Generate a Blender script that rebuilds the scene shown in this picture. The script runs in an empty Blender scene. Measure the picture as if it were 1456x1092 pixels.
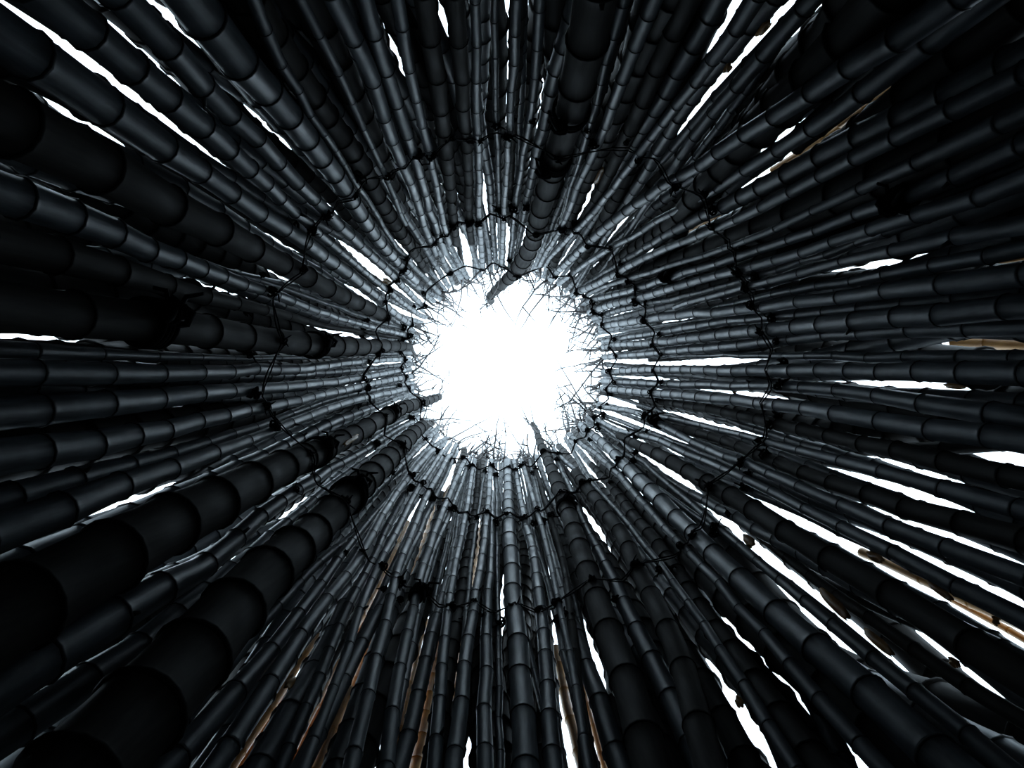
import bpy, math, random
import numpy as np
random.seed(7)
rng = np.random.default_rng(7)

# ------------------------------------------------------------------ camera, sky, exposure
F = 1132.0                       # focal length in pixels of the 1456 x 1092 frame
PX, PY = 728.0, 546.0
EYE = 1.35                       # height of the camera above the floor
scene = bpy.context.scene
cam_data = bpy.data.cameras.new('camera')
cam_data.sensor_width = 36.0
cam_data.lens = 36.0 * F / 1456.0
cam_data.clip_start = 0.02
cam = bpy.data.objects.new('camera', cam_data)
scene.collection.objects.link(cam)
cam.location = (0, 0, EYE)
cam.rotation_euler = (math.pi, 0, 0)     # looking straight up, image down = +Y
scene.camera = cam

world = bpy.data.worlds.new('overcast_sky')
scene.world = world
world.use_nodes = True
wn = world.node_tree
wn.nodes.clear()
wo = wn.nodes.new('ShaderNodeOutputWorld')
wb = wn.nodes.new('ShaderNodeBackground')
# overcast sky: brightest overhead, a third of that at the horizon
wt = wn.nodes.new('ShaderNodeTexCoord')
wx = wn.nodes.new('ShaderNodeSeparateXYZ')
wn.links.new(wt.outputs['Generated'], wx.inputs[0])
wm = wn.nodes.new('ShaderNodeMapRange')
wm.inputs['From Min'].default_value = 0.0
wm.inputs['From Max'].default_value = 1.0
wm.inputs['To Min'].default_value = 0.33
wm.inputs['To Max'].default_value = 1.0
wn.links.new(wx.outputs['Z'], wm.inputs['Value'])
wn.links.new(wm.outputs[0], wb.inputs['Strength'])
wb.inputs['Color'].default_value = (0.68, 0.86, 1.0, 1)
wn.links.new(wb.outputs[0], wo.inputs[0])

vs = scene.view_settings
scene.display_settings.display_device = 'sRGB'
vs.view_transform = 'Standard'
vs.look = 'None'
vs.gamma = 1.0
vs.use_curve_mapping = False
vs.exposure = 2.18
scene.cycles.max_bounces = 8
scene.cycles.diffuse_bounces = 4
scene.cycles.glossy_bounces = 5

COL = scene.collection

# ------------------------------------------------------------------ materials
def bamboo_mat(name, c1, c2, rough=(0.25, 0.45), spec=0.5, bump=0.5, coat=0.0):
    m = bpy.data.materials.new(name)
    m.use_nodes = True
    nt = m.node_tree
    b = nt.nodes['Principled BSDF']
    tc = nt.nodes.new('ShaderNodeTexCoord')
    mp = nt.nodes.new('ShaderNodeMapping')
    mp.inputs['Scale'].default_value = (60, 60, 5)
    n1 = nt.nodes.new('ShaderNodeTexNoise')
    n1.inputs['Scale'].default_value = 1.0
    n1.inputs['Detail'].default_value = 5
    n2 = nt.nodes.new('ShaderNodeTexNoise')
    n2.inputs['Scale'].default_value = 9.0
    n2.inputs['Detail'].default_value = 6
    oi = nt.nodes.new('ShaderNodeObjectInfo')
    add = nt.nodes.new('ShaderNodeVectorMath')
    add.operation = 'ADD'
    L = nt.links.new
    L(tc.outputs['Object'], add.inputs[0])
    L(oi.outputs['Random'], add.inputs[1])
    L(add.outputs[0], mp.inputs['Vector'])
    L(mp.outputs[0], n1.inputs['Vector'])
    L(add.outputs[0], n2.inputs['Vector'])
    mx = nt.nodes.new('ShaderNodeMath')
    mx.operation = 'MULTIPLY_ADD'
    L(n1.outputs['Fac'], mx.inputs[0])
    mx.inputs[1].default_value = 0.55
    md = nt.nodes.new('ShaderNodeMath')
    md.operation = 'MULTIPLY'
    L(n2.outputs['Fac'], md.inputs[0])
    md.inputs[1].default_value = 0.45
    L(md.outputs[0], mx.inputs[2])
    cr = nt.nodes.new('ShaderNodeValToRGB')
    cr.color_ramp.elements[0].position = 0.38
    cr.color_ramp.elements[1].position = 0.62
    cr.color_ramp.elements[0].color = (*c1, 1)
    cr.color_ramp.elements[1].color = (*c2, 1)
    L(mx.outputs[0], cr.inputs[0])
    L(cr.outputs[0], b.inputs['Base Color'])
    rr = nt.nodes.new('ShaderNodeMapRange')
    rr.inputs['To Min'].default_value = rough[0]
    rr.inputs['To Max'].default_value = rough[1]
    rr.inputs['From Min'].default_value = 0.3
    rr.inputs['From Max'].default_value = 0.7
    L(n2.outputs['Fac'], rr.inputs['Value'])
    L(rr.outputs[0], b.inputs['Roughness'])
    b.inputs['Specular IOR Level'].default_value = spec
    b.inputs['Coat Weight'].default_value = coat
    bp = nt.nodes.new('ShaderNodeBump')
    bp.inputs['Strength'].default_value = bump
    bp.inputs['Distance'].default_value = 0.002
    L(mx.outputs[0], bp.inputs['Height'])
    L(bp.outputs[0], b.inputs['Normal'])
    return m

M_GLOSS = bamboo_mat('blue_black_bamboo', (0.045, 0.053, 0.062), (0.150, 0.174, 0.198), (0.34, 0.50), 0.27)
M_GREY = bamboo_mat('grey_bamboo', (0.042, 0.048, 0.054), (0.138, 0.156, 0.174), (0.38, 0.55), 0.25)
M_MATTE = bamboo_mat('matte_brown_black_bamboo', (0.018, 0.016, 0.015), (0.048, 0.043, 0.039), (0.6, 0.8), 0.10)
M_NODE = bamboo_mat('node_ring_bamboo', (0.014, 0.016, 0.018), (0.050, 0.055, 0.060), (0.45, 0.6), 0.25)
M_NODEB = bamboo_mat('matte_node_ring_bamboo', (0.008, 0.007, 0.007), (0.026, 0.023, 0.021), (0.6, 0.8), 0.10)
M_TAN = bamboo_mat('dry_tan_bamboo', (0.34, 0.14, 0.03), (0.70, 0.37, 0.11), (0.4, 0.6), 0.3)
M_TWIG = bamboo_mat('pale_twig', (0.060, 0.046, 0.045), (0.150, 0.115, 0.105), (0.5, 0.7), 0.3)
M_ROPE = bamboo_mat('black_twine', (0.006, 0.006, 0.008), (0.018, 0.018, 0.022), (0.7, 0.9), 0.15, 0.6)
M_SOIL = bamboo_mat('dark_soil', (0.020, 0.016, 0.012), (0.060, 0.048, 0.036), (0.8, 1.0), 0.2, 0.8)

# ------------------------------------------------------------------ the tower in numbers
R0, TAPER = 1.05, 0.046                      # inner radius at eye level, inward lean
A0 = np.array([0.060, 0.035])
A1 = np.array([-17.0 / F, -32.0 / F])
CX, CY = 721.0, 519.0                        # where the rim of the tower is centred in view

def place(x, y, off):
    """point of the photograph -> point of the wall standing `off` metres outside its inner face"""
    d = np.array([(x - PX) / F, (y - PY) / F]) - A1
    R = R0 + off
    a = d @ d - TAPER ** 2
    b = -2 * (d @ A0) + 2 * R * TAPER
    c = A0 @ A0 - R * R
    h = (-b + math.sqrt(b * b - 4 * a * c)) / (2 * a)
    return np.array([(d[0] + A1[0]) * h, (d[1] + A1[1]) * h, h])

def axis(h):
    return A0 + A1 * h

# radius grid in which every pole is drawn (pixels from the rim centre)
NR = 96
RG = np.exp(np.linspace(math.log(100), math.log(960), NR))
LR = np.log(RG)
TWO = 2 * math.pi

def wrap(a):
    return (a + math.pi) % TWO - math.pi

# one line per pole: kind, angle, end radius, distance behind the wall's inner face, share in view, bends, widths
# kinds: F thick matte pole in front, D matte pole, P glossy pole, T slim pole, R pole standing further back
BAKED = '''
P 4.5577 142.4 0.038 99999 -944,-936,-927,-890,-716,-524,-355,-202,0,166,293,408,506,602,692,763,833,905,978,1052 7.1,8.8,10.0,11.3,13.8,15.0,19.6,26.6
T 4.6682 144.3 0.084 99999 -167,-169,-170,-168,-137,-99,-61,-23,0,3,2,-8,17,80,138,178,216,254,293,331 5.6,7.0,7.3,7.6,9.6,11.4,15.0,20.3
P 4.7056 141.1 0.037 99999 -512,-482,-454,-416,-334,-249,-166,-84,0,83,163,234,271,298,323,339,351,362,370,376 6.5,8.1,8.3,8.7,11.9,15.4,20.4,27.6
P 4.7737 139.1 0.098 99999 -374,-346,-321,-291,-240,-192,-146,-97,0,119,279,349,354,332,309,287,263,235,205,172 7.4,9.2,9.4,9.9,12.7,17.2,23.1,31.2
F 4.9367 94.2 0.000 99999 -4807,-3107,-1643,-897,-469,-208,-102,-56,0,68,169,237,199,164,135,112,91,69,45,21 10.6,21.1,25.4,31.2,44.0,61.0,82.3,111.4
D 4.3971 187.9 0.082 99999 -729,-747,-810,-944,-981,-890,-592,-275,0,258,452,620,742,822,895,936,968,1002,1038,1075 7.2,9.1,11.7,16.7,23.8,30.3,40.0,54.1
D 4.4984 181.9 0.058 99999 -800,-786,-773,-762,-751,-715,-512,-263,0,225,375,502,585,657,703,726,745,763,778,792 6.1,7.6,9.6,12.7,20.1,27.5,36.4,49.3
P 4.3249 193.7 0.041 99999 -145,-241,-329,-409,-481,-544,-467,-228,0,221,392,538,654,767,955,1080,1188,1304,1428,1559 5.8,7.2,9.2,10.4,14.0,19.9,26.3,35.6
P 4.2599 183.2 0.066 99999 -121,-217,-306,-387,-460,-504,-367,-180,0,154,350,464,569,635,779,921,1030,1145,1267,1397 6.7,8.4,10.7,13.0,18.3,25.1,33.3,45.2
P 4.2024 189.4 0.046 99999 -603,-609,-614,-619,-624,-623,-473,-227,0,191,305,416,574,710,705,725,736,748,760,773 5.9,7.4,9.5,13.4,19.0,26.2,34.5,46.7
T 4.0920 246.8 0.034 99999 -114,-116,-118,-120,-121,-123,-124,-124,0,291,541,686,847,978,1051,1051,1050,1049,1047,1047 3.7,4.6,5.9,7.5,9.3,13.4,18.1,24.6
T 3.9777 202.4 0.085 99999 -98,-97,-95,-94,-93,-92,-114,-204,0,254,418,526,641,757,913,1131,1356,1450,1535,1620 4.3,5.4,6.9,7.3,9.8,15.0,26.4,35.8
D 4.0431 178.5 0.161 99999 -249,-278,-306,-333,-358,-354,-255,-128,0,91,291,407,414,423,436,482,538,576,615,654 6.9,8.6,11.7,20.2,30.4,40.9,63.3,85.7
P 3.9102 177.0 0.059 99999 -487,-437,-392,-352,-317,-269,-179,-101,0,279,479,685,777,847,800,834,879,925,943,953 6.9,8.6,12.2,18.3,27.8,42.5,66.8,93.3
P 3.8236 147.0 0.047 99999 -693,-724,-753,-770,-608,-371,-181,-65,0,65,162,277,387,486,571,655,734,784,830,877 5.6,7.1,10.4,14.6,19.1,28.7,45.6,61.9
P 3.7272 153.0 0.045 99999 -715,-690,-666,-641,-561,-413,-270,-128,0,120,243,408,567,645,775,825,854,879,903,926 6.2,7.7,8.3,9.5,15.5,31.9,52.2,70.7
P 3.6616 146.5 0.051 99999 -1355,-1322,-1294,-1263,-1103,-882,-527,-211,0,121,217,270,316,370,436,506,553,582,586,585 5.7,7.1,12.1,18.8,23.3,32.0,59.1,83.2
F 3.5401 186.1 0.000 99999 -553,-488,-428,-372,-321,-270,-157,-66,0,98,205,278,336,392,459,528,566,567,562,550 10.1,12.6,16.7,24.3,32.0,51.5,83.4,116.0
P 3.4147 144.0 0.045 99999 216,196,179,158,103,42,-3,-18,0,40,187,243,279,324,414,514,557,548,546,548 5.1,6.4,7.5,11.1,15.5,30.0,55.0,78.5
T 3.4697 141.7 0.105 99999 381,339,300,245,99,-55,-121,-64,0,30,29,-13,-44,-63,-78,-90,-97,-101,-100,-95 4.9,6.1,6.3,7.2,9.7,13.3,17.9,24.2
D 3.3502 144.8 0.075 99999 485,480,474,458,369,265,180,88,0,33,131,156,156,155,276,321,311,295,275,253 4.4,5.5,6.6,8.2,15.4,31.3,58.4,83.6
F 3.2475 141.6 0.000 99999 746,772,796,779,593,383,170,53,0,-32,-25,-10,30,78,111,94,82,98,104,108 7.3,9.4,20.6,31.8,36.4,56.0,71.7,94.8
T 3.1855 139.0 0.082 99999 768,771,774,735,592,442,292,142,0,-78,-141,-181,-177,-180,-184,-174,-148,-127,-112,-97 5.0,6.2,6.2,6.3,7.6,12.6,26.9,38.1
P 3.1351 139.3 0.045 99999 664,671,678,656,559,457,349,190,0,-141,-141,-149,-164,-175,-171,-158,-108,-65,-32,0 5.8,7.2,8.9,13.6,17.5,26.5,39.3,53.5
P 3.0427 139.1 0.076 99999 546,549,551,518,398,271,144,27,0,-3,5,18,39,46,11,27,52,51,48,45 6.6,8.3,10.9,13.5,17.7,31.7,47.4,67.8
P 2.9838 138.9 0.048 99999 422,421,420,397,322,243,165,86,0,-88,-129,-142,-200,-256,-306,-311,-250,-214,-196,-179 6.6,8.3,10.2,12.3,16.9,30.3,52.1,73.8
P 2.9462 137.5 0.108 99999 44,44,45,51,67,83,99,107,0,-154,-327,-490,-539,-589,-654,-670,-682,-690,-697,-705 5.8,7.3,9.2,11.0,13.3,22.9,42.5,58.4
P 2.9039 139.5 0.042 99999 -149,-96,-47,-5,26,52,74,86,0,-138,-275,-412,-549,-606,-640,-690,-766,-841,-903,-967 6.6,8.3,10.1,12.2,15.2,29.0,54.2,74.4
P 2.8208 141.1 0.131 99999 539,480,425,366,273,181,123,91,0,-148,-299,-422,-517,-589,-632,-710,-780,-806,-809,-805 5.7,7.2,9.7,18.0,22.6,35.6,60.6,86.5
F 2.7133 107.4 0.000 99999 -117,-49,121,293,385,277,157,38,0,-3,-14,-5,-40,-86,-117,-157,-222,-309,-386,-442 8.9,15.6,22.2,29.1,49.4,79.2,110.1,147.1
P 2.6011 146.1 0.086 99999 42,51,59,67,77,80,26,-37,0,69,33,1,-143,-358,-437,-327,-288,-266,-248,-231 5.6,7.0,9.7,13.6,20.6,32.1,62.3,85.2
P 2.5469 144.0 0.144 99999 -18,-19,-20,-20,-13,-4,4,7,0,-58,-139,-278,-357,-436,-520,-573,-579,-484,-408,-345 5.6,7.1,8.0,9.7,16.5,25.0,45.6,65.7
F 2.4550 149.0 0.000 99999 661,658,655,649,566,429,253,105,0,-28,-121,-239,-265,-278,-434,-573,-683,-758,-825,-871 11.0,13.8,25.5,38.9,53.3,83.9,121.9,165.9
T 2.2978 168.3 0.158 99999 405,407,408,410,408,327,192,59,0,3,63,267,361,331,309,271,243,225,210,196 5.0,6.3,7.6,9.1,13.2,17.7,37.1,51.0
P 2.2951 159.6 0.091 99999 -134,-136,-137,-139,-161,-273,-370,-218,0,42,-28,-111,-187,-270,-322,-314,-274,-199,-147,-97 5.2,6.5,7.3,9.2,14.2,22.8,39.9,57.8
P 2.2755 162.9 0.041 99999 -58,0,54,105,149,157,154,132,0,-207,-392,-543,-493,-478,-565,-667,-747,-805,-854,-907 5.3,6.7,8.5,11.4,15.7,21.0,33.4,45.7
P 2.2225 154.8 0.129 99999 -278,-143,-19,95,182,230,258,187,0,-232,-462,-590,-721,-925,-1140,-1294,-1452,-1623,-1802,-1956 4.8,6.0,7.7,9.9,13.7,17.3,22.8,30.9
P 2.1694 153.0 0.036 99999 253,315,371,420,424,372,312,200,0,-138,-250,-391,-625,-917,-1105,-1243,-1375,-1502,-1640,-1784 4.3,5.3,6.7,9.6,11.8,14.5,19.5,26.4
P 2.0935 153.4 0.041 99999 477,479,480,481,457,398,338,253,0,-155,-314,-598,-879,-1094,-1296,-1493,-1613,-1699,-1784,-1870 5.4,6.7,8.4,11.1,14.6,20.6,28.0,37.9
P 1.9821 146.7 0.040 99999 -412,-251,-102,30,77,71,37,21,0,-108,-252,-417,-594,-788,-993,-1199,-1330,-1454,-1589,-1736 5.0,6.3,8.5,11.5,14.4,20.5,28.4,38.5
P 1.9464 144.7 0.088 99999 -394,-254,-125,-17,-10,-37,-67,-74,0,9,-68,-246,-438,-605,-698,-808,-928,-1054,-1191,-1338 5.1,6.3,7.4,9.7,13.0,16.9,22.7,30.8
P 1.8272 143.6 0.070 99999 1035,942,857,766,581,389,220,88,0,9,-92,-234,-382,-536,-682,-799,-851,-889,-918,-938 5.3,6.6,8.0,10.4,13.8,19.3,26.0,35.3
D 1.7711 140.4 0.131 99999 1060,982,907,797,563,341,165,41,0,-6,-99,-95,-40,-76,-134,-154,-159,-163,-164,-161 5.2,6.5,9.7,16.9,23.3,30.6,40.4,54.7
P 1.6989 138.3 0.043 99999 289,329,366,356,252,148,72,9,0,7,69,88,87,69,45,22,1,-22,-48,-77 6.1,7.6,9.1,11.1,16.0,23.3,31.9,43.2
T 1.6270 138.1 0.112 99999 677,676,675,620,459,294,175,88,0,-85,-161,-233,-280,-321,-361,-396,-420,-444,-468,-492 5.8,7.2,7.3,7.3,8.2,11.2,14.9,20.2
P 1.6613 182.2 0.083 99999 255,255,254,254,254,244,168,80,0,-55,-86,-113,-167,-237,-312,-377,-423,-468,-513,-558 4.7,5.9,7.6,10.2,15.7,22.2,29.8,40.4
P 1.5544 139.0 0.055 99999 132,136,139,135,114,92,74,47,0,-48,-106,-201,-278,-296,-303,-303,-303,-303,-303,-304 9.1,11.4,15.2,22.1,27.1,34.9,46.0,62.2
P 1.4355 138.4 0.075 99999 603,605,606,578,490,397,293,168,0,-70,-42,-4,47,122,188,200,206,211,217,223 6.6,8.3,10.1,14.1,17.9,24.8,33.4,45.2
T 1.3563 138.5 0.034 99999 711,698,686,621,438,283,181,85,0,-33,4,18,5,44,113,193,249,305,361,419 5.6,6.9,7.7,9.0,9.4,13.0,16.4,22.3
D 1.2890 139.5 0.079 99999 -136,1,128,196,117,44,31,16,0,19,151,327,512,664,740,813,879,930,968,995 4.6,5.7,6.8,9.1,12.4,18.8,25.9,35.0
F 1.1858 92.6 0.000 99999 -301,-198,-180,-173,-149,-108,-80,-52,0,59,121,169,204,235,284,385,460,524,590,660 7.6,13.4,20.3,26.3,35.9,48.2,65.7,88.9
F 0.9790 181.6 0.000 99999 456,416,380,350,324,288,185,87,0,0,130,302,403,544,793,1101,1324,1452,1577,1707 9.1,11.4,15.3,19.8,25.9,35.8,51.7,70.0
T 0.9264 137.4 0.046 99999 1587,1470,1423,1316,1002,620,288,92,0,-53,-49,-97,-73,-28,43,125,210,273,331,392 5.0,6.3,7.1,8.7,10.6,15.6,23.6,32.0
D 0.8713 186.0 0.102 99999 -897,-695,-509,-321,-121,-1,-74,-108,0,39,20,113,254,331,368,405,419,392,345,282 5.2,6.6,9.0,16.8,22.6,34.4,52.0,70.5
T 0.7918 132.0 0.036 99999 431,483,525,406,192,-22,-132,-111,0,58,84,78,94,130,179,226,267,291,306,318 6.0,7.4,8.4,9.5,11.2,16.4,25.5,34.8
P 0.7178 136.0 0.055 99999 -385,-364,-347,-341,-348,-338,-183,-62,0,78,158,196,223,244,236,220,203,183,155,124 7.5,9.5,13.8,22.9,26.6,35.7,50.1,69.0
T 0.6255 137.9 0.086 99999 -427,-476,-521,-547,-539,-496,-309,-115,0,98,161,258,355,412,439,458,470,480,499,524 5.1,6.4,7.3,7.8,10.3,15.5,24.0,33.4
F 0.5319 188.8 0.000 99999 696,616,542,474,411,351,228,89,0,5,13,-23,11,55,68,78,88,101,118,141 6.2,7.8,10.4,19.3,26.0,32.9,44.1,59.1
P 0.4599 146.0 0.038 99999 1092,1003,922,858,826,746,399,90,0,-35,-127,-167,-124,-89,-77,-68,-68,-59,-38,-9 5.0,6.3,8.2,10.7,12.3,17.3,25.5,34.9
P 0.3818 142.5 0.038 99999 565,533,502,428,119,-214,-265,-142,0,132,176,115,103,130,133,131,116,95,80,67 5.7,7.1,8.4,9.9,12.1,18.0,27.2,38.1
D 0.3535 214.1 0.103 99999 -163,-84,23,155,207,184,183,120,0,-112,-185,-123,-57,-69,-91,-122,-168,-236,-302,-371 4.7,5.9,7.5,13.1,16.2,24.4,36.1,50.1
P 0.3090 141.7 0.076 99999 1112,1023,940,843,661,473,302,148,0,-111,-191,-230,-238,-266,-297,-324,-345,-352,-346,-333 4.5,5.6,6.6,8.2,9.6,17.4,27.4,37.3
D 0.2250 141.0 0.092 99999 472,529,584,594,439,266,160,90,0,-97,-116,-103,-91,-79,-71,-74,-82,-91,-96,-102 5.3,6.6,8.5,11.9,15.9,21.9,32.3,44.2
P 0.1695 140.9 0.044 99999 812,784,759,710,568,419,274,133,0,-85,-158,-221,-255,-236,-215,-221,-231,-238,-237,-233 7.4,9.2,11.7,14.6,17.6,25.2,35.3,47.7
P 0.1070 138.8 0.100 99999 723,676,633,570,454,339,227,112,0,-105,-185,-252,-301,-314,-231,-142,-70,0,60,123 7.5,9.3,11.8,13.2,14.6,20.8,34.5,47.9
P 0.0266 139.2 0.043 99999 551,510,473,413,294,173,60,21,0,-28,-54,-67,-74,-79,-91,-104,-114,-120,-121,-119 6.6,8.3,10.7,13.2,16.7,22.7,35.3,48.1
P 6.2301 139.2 0.144 99999 -404,-343,-286,-233,-182,-134,-91,-52,0,66,128,181,226,270,316,357,395,424,438,447 5.8,7.2,7.3,7.5,9.1,14.1,23.3,32.1
P 6.1972 139.8 0.091 99999 203,145,98,68,57,54,58,21,0,8,-11,-32,-46,-53,-26,17,63,110,149,192 6.6,8.2,10.0,13.3,15.6,20.1,29.5,40.0
P 6.1387 139.3 0.046 99999 -351,-352,-353,-360,-353,-232,-96,-6,0,16,68,119,145,178,223,268,313,355,384,411 5.8,7.3,9.5,13.3,18.4,26.5,35.7,47.9
P 6.0811 140.9 0.101 99999 -334,-335,-336,-322,-254,-179,-104,-40,0,38,114,233,307,369,433,497,561,619,660,698 6.6,8.2,11.0,13.0,14.5,20.7,29.4,39.8
P 6.0051 144.1 0.041 99999 -1153,-1135,-1118,-1080,-877,-643,-429,-216,0,222,438,578,679,772,840,899,968,1033,1081,1126 7.3,9.1,11.8,13.5,15.3,20.5,34.2,47.4
T 5.9074 140.5 0.085 99999 -1133,-1132,-1131,-1100,-967,-792,-519,-246,0,163,276,360,394,386,377,367,359,353,347,341 7.4,9.3,10.5,8.3,9.8,15.5,21.9,29.7
P 5.9506 253.0 0.035 99999 -16,-16,-16,-16,-16,-16,-16,-16,0,61,125,188,254,309,378,475,563,647,706,758 3.6,4.5,5.8,7.6,10.4,14.8,26.9,38.8
P 6.0101 248.2 0.085 99999 75,62,50,37,25,13,2,-10,0,42,86,130,186,278,345,399,446,490,522,551 3.7,4.6,5.9,7.7,10.4,15.6,24.6,33.9
T 5.9646 238.8 0.125 99999 16,18,21,22,24,26,28,28,0,-43,-119,-227,-309,-371,-414,-455,-496,-538,-580,-622 3.3,4.1,5.2,7.4,10.1,13.6,18.3,24.8
P 5.8470 139.5 0.038 99999 -1371,-1375,-1380,-1311,-1035,-740,-413,-172,0,176,363,555,674,748,792,833,869,904,931,953 7.4,9.3,11.7,12.5,13.5,17.5,27.2,37.9
P 5.7920 140.7 0.077 99999 -1976,-1970,-1965,-1859,-1395,-897,-498,-218,0,175,372,573,711,789,858,900,891,878,868,859 7.4,9.2,11.4,13.4,12.7,17.8,30.4,44.5
T 5.7251 149.5 0.053 99999 -1684,-1681,-1677,-1668,-1477,-1129,-689,-300,0,279,545,747,859,915,958,981,1002,1022,1039,1051 5.5,6.9,7.3,8.1,8.7,14.3,26.7,38.7
P 5.6359 136.6 0.039 99999 -1789,-1788,-1787,-1606,-1155,-717,-496,-279,0,271,528,753,920,999,1074,1137,1196,1286,1380,1441 7.5,9.4,11.2,10.4,13.1,19.8,29.6,42.5
P 5.4909 137.6 0.111 99999 -2335,-2269,-2207,-2017,-1590,-1177,-837,-434,0,272,573,826,1019,1150,1269,1374,1395,1389,1379,1365 5.9,7.4,8.9,9.4,13.5,22.3,35.1,51.9
P 5.3530 137.8 0.045 99999 -1813,-1813,-1811,-1675,-1288,-889,-578,-326,0,343,715,1099,1403,1614,1817,2009,2203,2385,2509,2626 7.5,9.4,12.4,14.6,17.0,26.3,38.6,52.4
P 5.2364 151.3 0.058 99999 -2022,-1922,-1830,-1743,-1501,-1115,-719,-307,0,170,259,389,503,610,698,711,701,682,656,621 4.9,6.2,8.6,10.4,12.1,19.9,31.2,42.2
D 5.2020 160.7 0.106 99999 -1194,-1185,-1179,-1175,-1127,-813,-458,-123,0,48,8,-67,-140,-229,-261,-279,-303,-329,-359,-391 5.2,6.5,8.7,12.8,20.7,27.9,42.0,56.8
P 5.0922 149.9 0.041 99999 -828,-800,-775,-749,-586,-326,-72,21,0,-16,58,96,57,28,14,0,-15,-33,-54,-78 5.5,6.9,8.7,10.3,14.3,22.5,33.2,44.9
P 5.0594 161.3 0.089 99999 -261,-259,-258,-257,-226,-1,235,164,0,-58,-89,-165,-273,-343,-396,-434,-466,-498,-531,-563 5.2,6.5,8.0,9.4,12.3,19.7,27.4,37.1
B 5.4619 206.8 0.347 38236 1344,1082,847,636,452,292,159,51,0,102,117,-17,21,6,47,217,316,390,544,741 8.9,11.1,15.6,22.9,34.9,55.4,79.4,107.6
B 5.7117 203.0 0.367 34461 -1113,-918,-740,-577,-430,-299,-183,-84,0,68,120,156,177,182,171,144,101,43,-32,-122 8.9,11.1,15.6,22.9,34.9,55.4,79.4,107.6
B 5.8300 210.1 0.527 33511 2522,2130,1761,1413,1087,782,500,239,0,-217,-413,-587,-739,-869,-978,-1064,-1129,-1173,-1194,-1194 8.9,11.1,15.6,22.9,34.9,55.4,79.4,107.6
B 1.1310 200.2 0.377 29659 439,361,290,210,126,49,-2,38,0,-172,-271,-219,-257,-233,-323,-625,-759,-831,-901,-970 8.9,11.1,15.6,22.9,34.9,55.4,79.4,107.6
B 4.1460 207.2 0.437 29706 -976,-830,-691,-558,-433,-314,-202,-98,0,91,172,234,301,380,441,490,532,567,596,617 8.9,11.1,15.6,22.9,34.9,55.4,79.4,107.6
B 5.3357 203.4 0.477 39784 -1727,-1496,-1270,-1048,-830,-616,-406,-201,0,197,401,731,1099,1150,1193,1461,1589,1648,1781,1934 8.9,11.1,15.6,22.9,34.9,55.4,79.4,107.6
B 5.1081 206.4 0.517 25688 -1275,-1090,-911,-736,-567,-402,-243,-94,0,15,101,385,602,732,849,946,1053,1174,1278,1372 8.9,11.1,15.6,22.9,34.9,55.4,79.4,107.6
B 1.0008 207.6 0.537 25915 -2084,-1731,-1404,-1101,-814,-536,-325,-148,0,96,167,137,220,276,348,507,502,447,366,260 8.9,11.1,15.6,22.9,34.9,55.4,79.4,107.6
B 4.8915 201.9 0.337 25266 -302,-223,-155,-100,-56,-24,-4,4,0,-16,-35,-13,7,-129,-266,-360,-459,-570,-693,-828 8.9,11.1,15.6,22.9,34.9,55.4,79.4,107.6
B 4.2621 205.8 0.557 27575 2311,1931,1519,965,619,450,395,199,0,-175,-353,-633,-762,-667,-664,-683,-678,-648,-593,-512 8.9,11.1,15.6,22.9,34.9,55.4,79.4,107.6
B 1.8897 207.6 0.257 23600 -1283,-1087,-904,-733,-575,-429,-297,-170,0,154,175,308,403,423,587,569,429,341,311,279 8.9,11.1,15.6,22.9,34.9,55.4,79.4,107.6
B 2.2208 204.5 0.485 22241 2218,1875,1551,1246,959,691,442,212,0,-192,-342,-383,-507,-835,-952,-1015,-1078,-1090,-1090,-1092 6.5,8.2,11.5,16.9,25.8,40.9,58.6,79.3
B 4.6458 211.0 0.337 22454 -893,-745,-608,-481,-364,-257,-161,-75,0,65,120,164,190,135,50,153,224,213,185,147 8.9,11.1,15.6,22.9,34.9,55.4,79.4,107.6
B 5.0264 203.9 0.437 19704 -1751,-1469,-1205,-959,-731,-521,-330,-156,0,138,288,586,817,808,626,588,596,590,565,522 8.9,11.1,15.6,22.9,34.9,55.4,79.4,107.6
B 4.4748 208.7 0.317 17609 -920,-716,-537,-384,-256,-154,-77,-26,0,0,-25,-76,-133,-76,-126,-469,-710,-916,-1145,-1400 8.8,11.0,15.5,22.8,34.8,55.2,79.2,107.2
B 5.6684 210.9 0.187 17925 254,258,243,209,154,80,-11,-66,0,-301,-811,-850,-1061,-1399,-1560,-1658,-1746,-2100,-2629,-3024 8.9,11.1,15.6,22.9,34.9,55.4,79.4,107.6
B 1.1486 209.7 0.487 18823 -1571,-1375,-1181,-987,-793,-599,-401,-188,0,172,358,526,574,636,950,1220,1453,1676,1867,2053 8.9,11.1,15.6,22.9,34.9,55.4,79.4,107.6
B 0.8080 202.4 0.156 15749 -684,-549,-428,-323,-239,-160,-88,-36,0,22,29,23,2,-33,-83,-146,-223,-315,-421,-541 8.6,10.8,15.1,22.2,34.0,53.8,77.2,104.6
B 5.2200 206.2 0.277 17214 2445,2040,1657,1296,958,643,353,126,0,-119,-292,-652,-883,-999,-1159,-1267,-1335,-1380,-1402,-1401 8.9,11.1,15.6,22.9,34.9,55.4,79.4,107.6
B 4.3209 207.7 0.477 18133 1118,897,644,244,44,4,100,58,0,-37,-50,-45,-66,-156,-77,178,348,497,667,859 8.9,11.1,15.6,22.9,34.9,55.4,79.4,107.6
B 3.0560 205.4 0.317 14372 655,543,440,345,259,182,113,52,0,-44,-79,-105,-123,-132,-133,-126,-109,-85,-52,-10 8.9,11.1,15.6,22.9,34.9,55.4,79.4,107.6
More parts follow.
